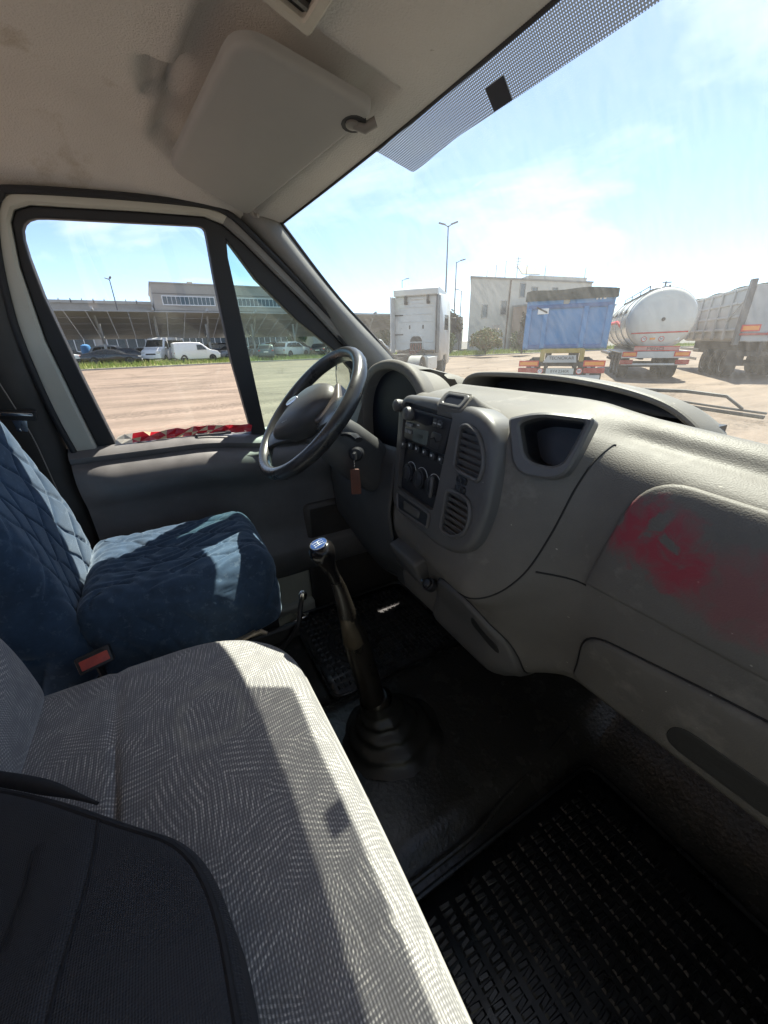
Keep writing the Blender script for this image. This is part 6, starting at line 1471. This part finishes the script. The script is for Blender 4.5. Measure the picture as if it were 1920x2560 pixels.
build('balcony_rail', join(*rail_), M_STEEL, wb)
build('roof_box', quad_prism([(-45.5, 50.5), (-44, 61.5), (-52, 63), (-53, 54)], 9.3, 10.2), M_REND, wb, smooth=False)
build('roof_solar_panel', prism([(-1.5, -.9), (1.5, -.9), (1.5, .9), (-1.5, .9)], Fr((-44.6, 49.2, 10.6), (.2, 1, 0), (-.7, .1, .6)), -.05, .05), M_PV, wb, smooth=False)
for x, y, h in ((-44.5, 43.0, 1.5), (-44.3, 44.5, 2.0), (-44.2, 46.6, 2.6), (-44, 48.2, 1.7), (-43.6, 51.5, 1.8), (-43, 59.5, 1.9), (-44.6, 41.5, .8)):
    build('aerial', tube([(x, y, 9.3), (x, y, 9.4+h)], .045, 6), M_STEEL, wb)
build('aerial_arms', join(*[tube([(-44.2-.1*k, 46.2+.05*k, 10.7+.35*k), (-44.2+.1*k, 47.0-.05*k, 10.7+.35*k)], .03, 6) for k in range(4)]), M_STEEL, wb)
lb = thing('low_office', 'low pale annex building with dark glazing left of the white office', 'building', (-56, 46, VZ))
build('wall', quad_prism([(-58, 43.0), (-55.5, 46.9), (-66, 56), (-70, 50)], 0, 5.4), M_CONC2, lb, smooth=False)
LFm = Fr((-58, 43.0, 0), (2.5, 3.9, 0), (0, 0, 1))
for k in range(4): build('window', prism([(.3+k*1.1, 1.6), (1.2+k*1.1, 1.6), (1.2+k*1.1, 4.2), (.3+k*1.1, 4.2)], LFm, -.02, .04), M_PANE, lb, smooth=False)
# --- street lamps
def lamp_post(label, x, y, h, arms, z0=VZ-.05, r=.09):
    o = thing('street_lamp', label, 'lamp', (x, y, z0), 'street lamps round the lots', rz=0)
    build('pole', tube([(0, 0, 0), (0, 0, h*.3), (0, 0, h)], [r*1.3, r*1.1, r*.6], 10), mat('lamp_pole_grey', (.10, .10, .10), .5), o)
    for dx, dy in arms:
        d = Vector((dx, dy, .18)); tip = Vector((0, 0, h-.05))+d
        build('arm', tube([(0, 0, h-.08), tip], r*.45, 8), mat('lamp_pole_grey', (.10, .10, .10), .5), o)
        f = Fr(tip, Vector((dx, dy, .1)), Vector((-dy, dx, 0))); build('lamp_head', prism(arc([(-.10, -.12), (.52, -.10), (.60, 0), (.52, .10), (-.10, .12)], .05), f, -.05, .05), mat('lamp_head_grey', (.16, .16, .16), .45), o)
    return o
lamp_post('tall double-headed lamp post rising beside the white lorry cab', -35.2, 27.5, 11.5, ((-.22, -.28), (.22, .28)))
lamp_post('single-headed lamp post right of the tall double lamp', -42.4, 34.5, 10.1, ((.3, .4),))
lamp_post('smaller single lamp post in front of the low pale annex', -53.4, 44.6, 8.6, ((-.35, -.25),))
lamp_post('lamp post head peeping over the lorry cab roof', -63.2, 39.8, 11.0, ((.4, .5),))
lamp_post('thin lamp post seen through the driver window above the hall', -69.5, -2.45, 9.9, ((.4, .1), (-.3, -.2)))
# --- road sign
sg = thing('road_sign', 'triangular give-way sign seen from the back by the white office', 'sign', (-34.2, 33.8, VZ), rz=rad(40))
build('post', cyl((0, 0, 0), (0, 0, 2.3), .035, n=8), M_STEEL, sg)
build('sign_plate', prism(arc([(-.45, 2.9), (0, 2.1), (.45, 2.9)], .05), Fr((0, 0, 0), (1, 0, 0), (0, 0, 1)), -.015, .015), mat('sign_back', (.30, .27, .25), .5), sg, smooth=False)
# --- bushes and trees
def leaves(n, rx, ry, rz_, cz, size, clumps, seed):
    random.seed(seed); v, f, ix = [], [], []
    cl = []
    while len(cl) < clumps:
        q = [random.gauss(0, .5) for _ in range(3)]
        if sum(x*x for x in q) < .75: cl.append((*q, random.uniform(.28, .5)))
    for k in range(n):
        a = cl[random.randrange(clumps)]
        p = [random.gauss(0, 1) for _ in range(3)]; l = math.sqrt(sum(q*q for q in p)) or 1; s = a[3]*random.random()**.35/l
        q = [a[i]*.95+p[i]*s for i in range(3)]
        c = Vector((q[0]*rx, q[1]*ry, cz+q[2]*rz_)); d = Vector([random.gauss(0, 1) for _ in range(3)]).normalized(); e = d.orthogonal().normalized(); s = size*random.uniform(.6, 1.3); m_ = len(v)
        v += [c-d*s*.5, c+e*s*.28, c+d*s*.5, c-e*s*.28]; f.append((m_, m_+1, m_+2, m_+3)); ix.append(random.choice((0, 0, 1, 2)))
    return v, f, ix
def plant(name, label, cat, loc, dims, n, size, cols, seed, trunk=.06, clumps=26, group='bushes and trees by the verge'):
    o = thing(name, label, cat, (*loc, VZ-.05), group, rz=0)
    rx, ry, rz_, cz = dims
    ms = [mat('leaf_%s_%d' % (name+str(seed), k), c, .6) for k, c in enumerate(cols)]
    build('crown', leaves(n, rx, ry, rz_, cz, size, clumps, seed), ms[0], o, smooth=False, mats=ms[1:])
    br = [tube([(0, 0, 0), (.05, 0, cz*.5), (0, .05, cz)], [trunk, trunk*.8, trunk*.5], 8)]
    for k in range(6):
        a = k*1.05; br.append(tube([(0, 0, cz*.45), (rx*.3*math.cos(a), ry*.3*math.sin(a), cz*.75), (rx*.65*math.cos(a), ry*.65*math.sin(a), cz+rz_*.4)], [trunk*.5, trunk*.35, trunk*.15], 6))
    build('trunk', join(*br), mat('bark', (.06, .045, .035), .9), o)
    return o
GR = [(.045, .085, .022), (.075, .12, .03), (.03, .06, .018)]
OR = [(.12, .13, .035), (.20, .12, .045), (.075, .11, .03)]
DK = [(.025, .03, .022), (.045, .03, .03), (.02, .035, .018)]
plant('round_bush', 'rounded orange-tinged bush in front of the white office', 'bush', (-33.2, 31.6), (1.75, 1.75, 1.25, 1.45), 5000, .22, OR, 21)
plant('green_bush', 'green bush just right of the lorry cab', 'bush', (-34.0, 27.0), (1.0, 1.0, 1.25, 1.45), 3200, .2, GR, 22)
plant('dark_tree', 'dark-leaved tree with round crown behind the lorry cab', 'tree', (-42, 33.2), (1.8, 1.8, 1.9, 3.6), 4200, .26, DK, 23, trunk=.12)
plant('dark_shrub', 'dark shrub between the white office and the blue trailer', 'bush', (-33.0, 36.8), (1.4, 1.4, 1.3, 1.3), 3500, .2, GR, 24)
plant('tall_shrub', 'tall dark shrub close to the left side of the blue trailer', 'bush', (-31.8, 35.6), (.7, .7, 1.9, 2.1), 3000, .2, DK, 25)
plant('verge_bush', 'green bush behind the lorry cab on its left', 'bush', (-52, 29.2), (1.6, 1.8, 1.5, 1.7), 3200, .24, GR, 26)
plant('far_tree', 'green tree behind the carport seen through the quarter light', 'tree', (-66, 21.5), (2.2, 2.2, 1.8, 3.0), 3500, .3, GR, 27, trunk=.12)
hd = thing('hedge', 'clipped low green hedge in front of the office buildings', 'hedge', (-40, 38, VZ-.05), rz=rad(-52))
hv = leaves(9000, 6.5, .8, .75, .95, .2, 60, 31)
build('foliage', hv, mat('hedge_green', (.04, .075, .02), .7), hd, smooth=False, mats=[mat('hedge_light', (.07, .11, .03), .7), mat('hedge_dark', (.03, .05, .016), .7)])
# --- railing near the office
fn = thing('railing', 'grey steel railing beside the hedge at the office', 'fence', (-33.5, 38, VZ), rz=rad(10))
for k in range(9): build('baluster', cyl((0, k*.35, 0), (0, k*.35, 1.3), .025, n=6), M_STEEL, fn)
for z in (.25, 1.3): build('rail', tube([(0, 0, z), (0, 2.8, z)], .03, 6), M_STEEL, fn)
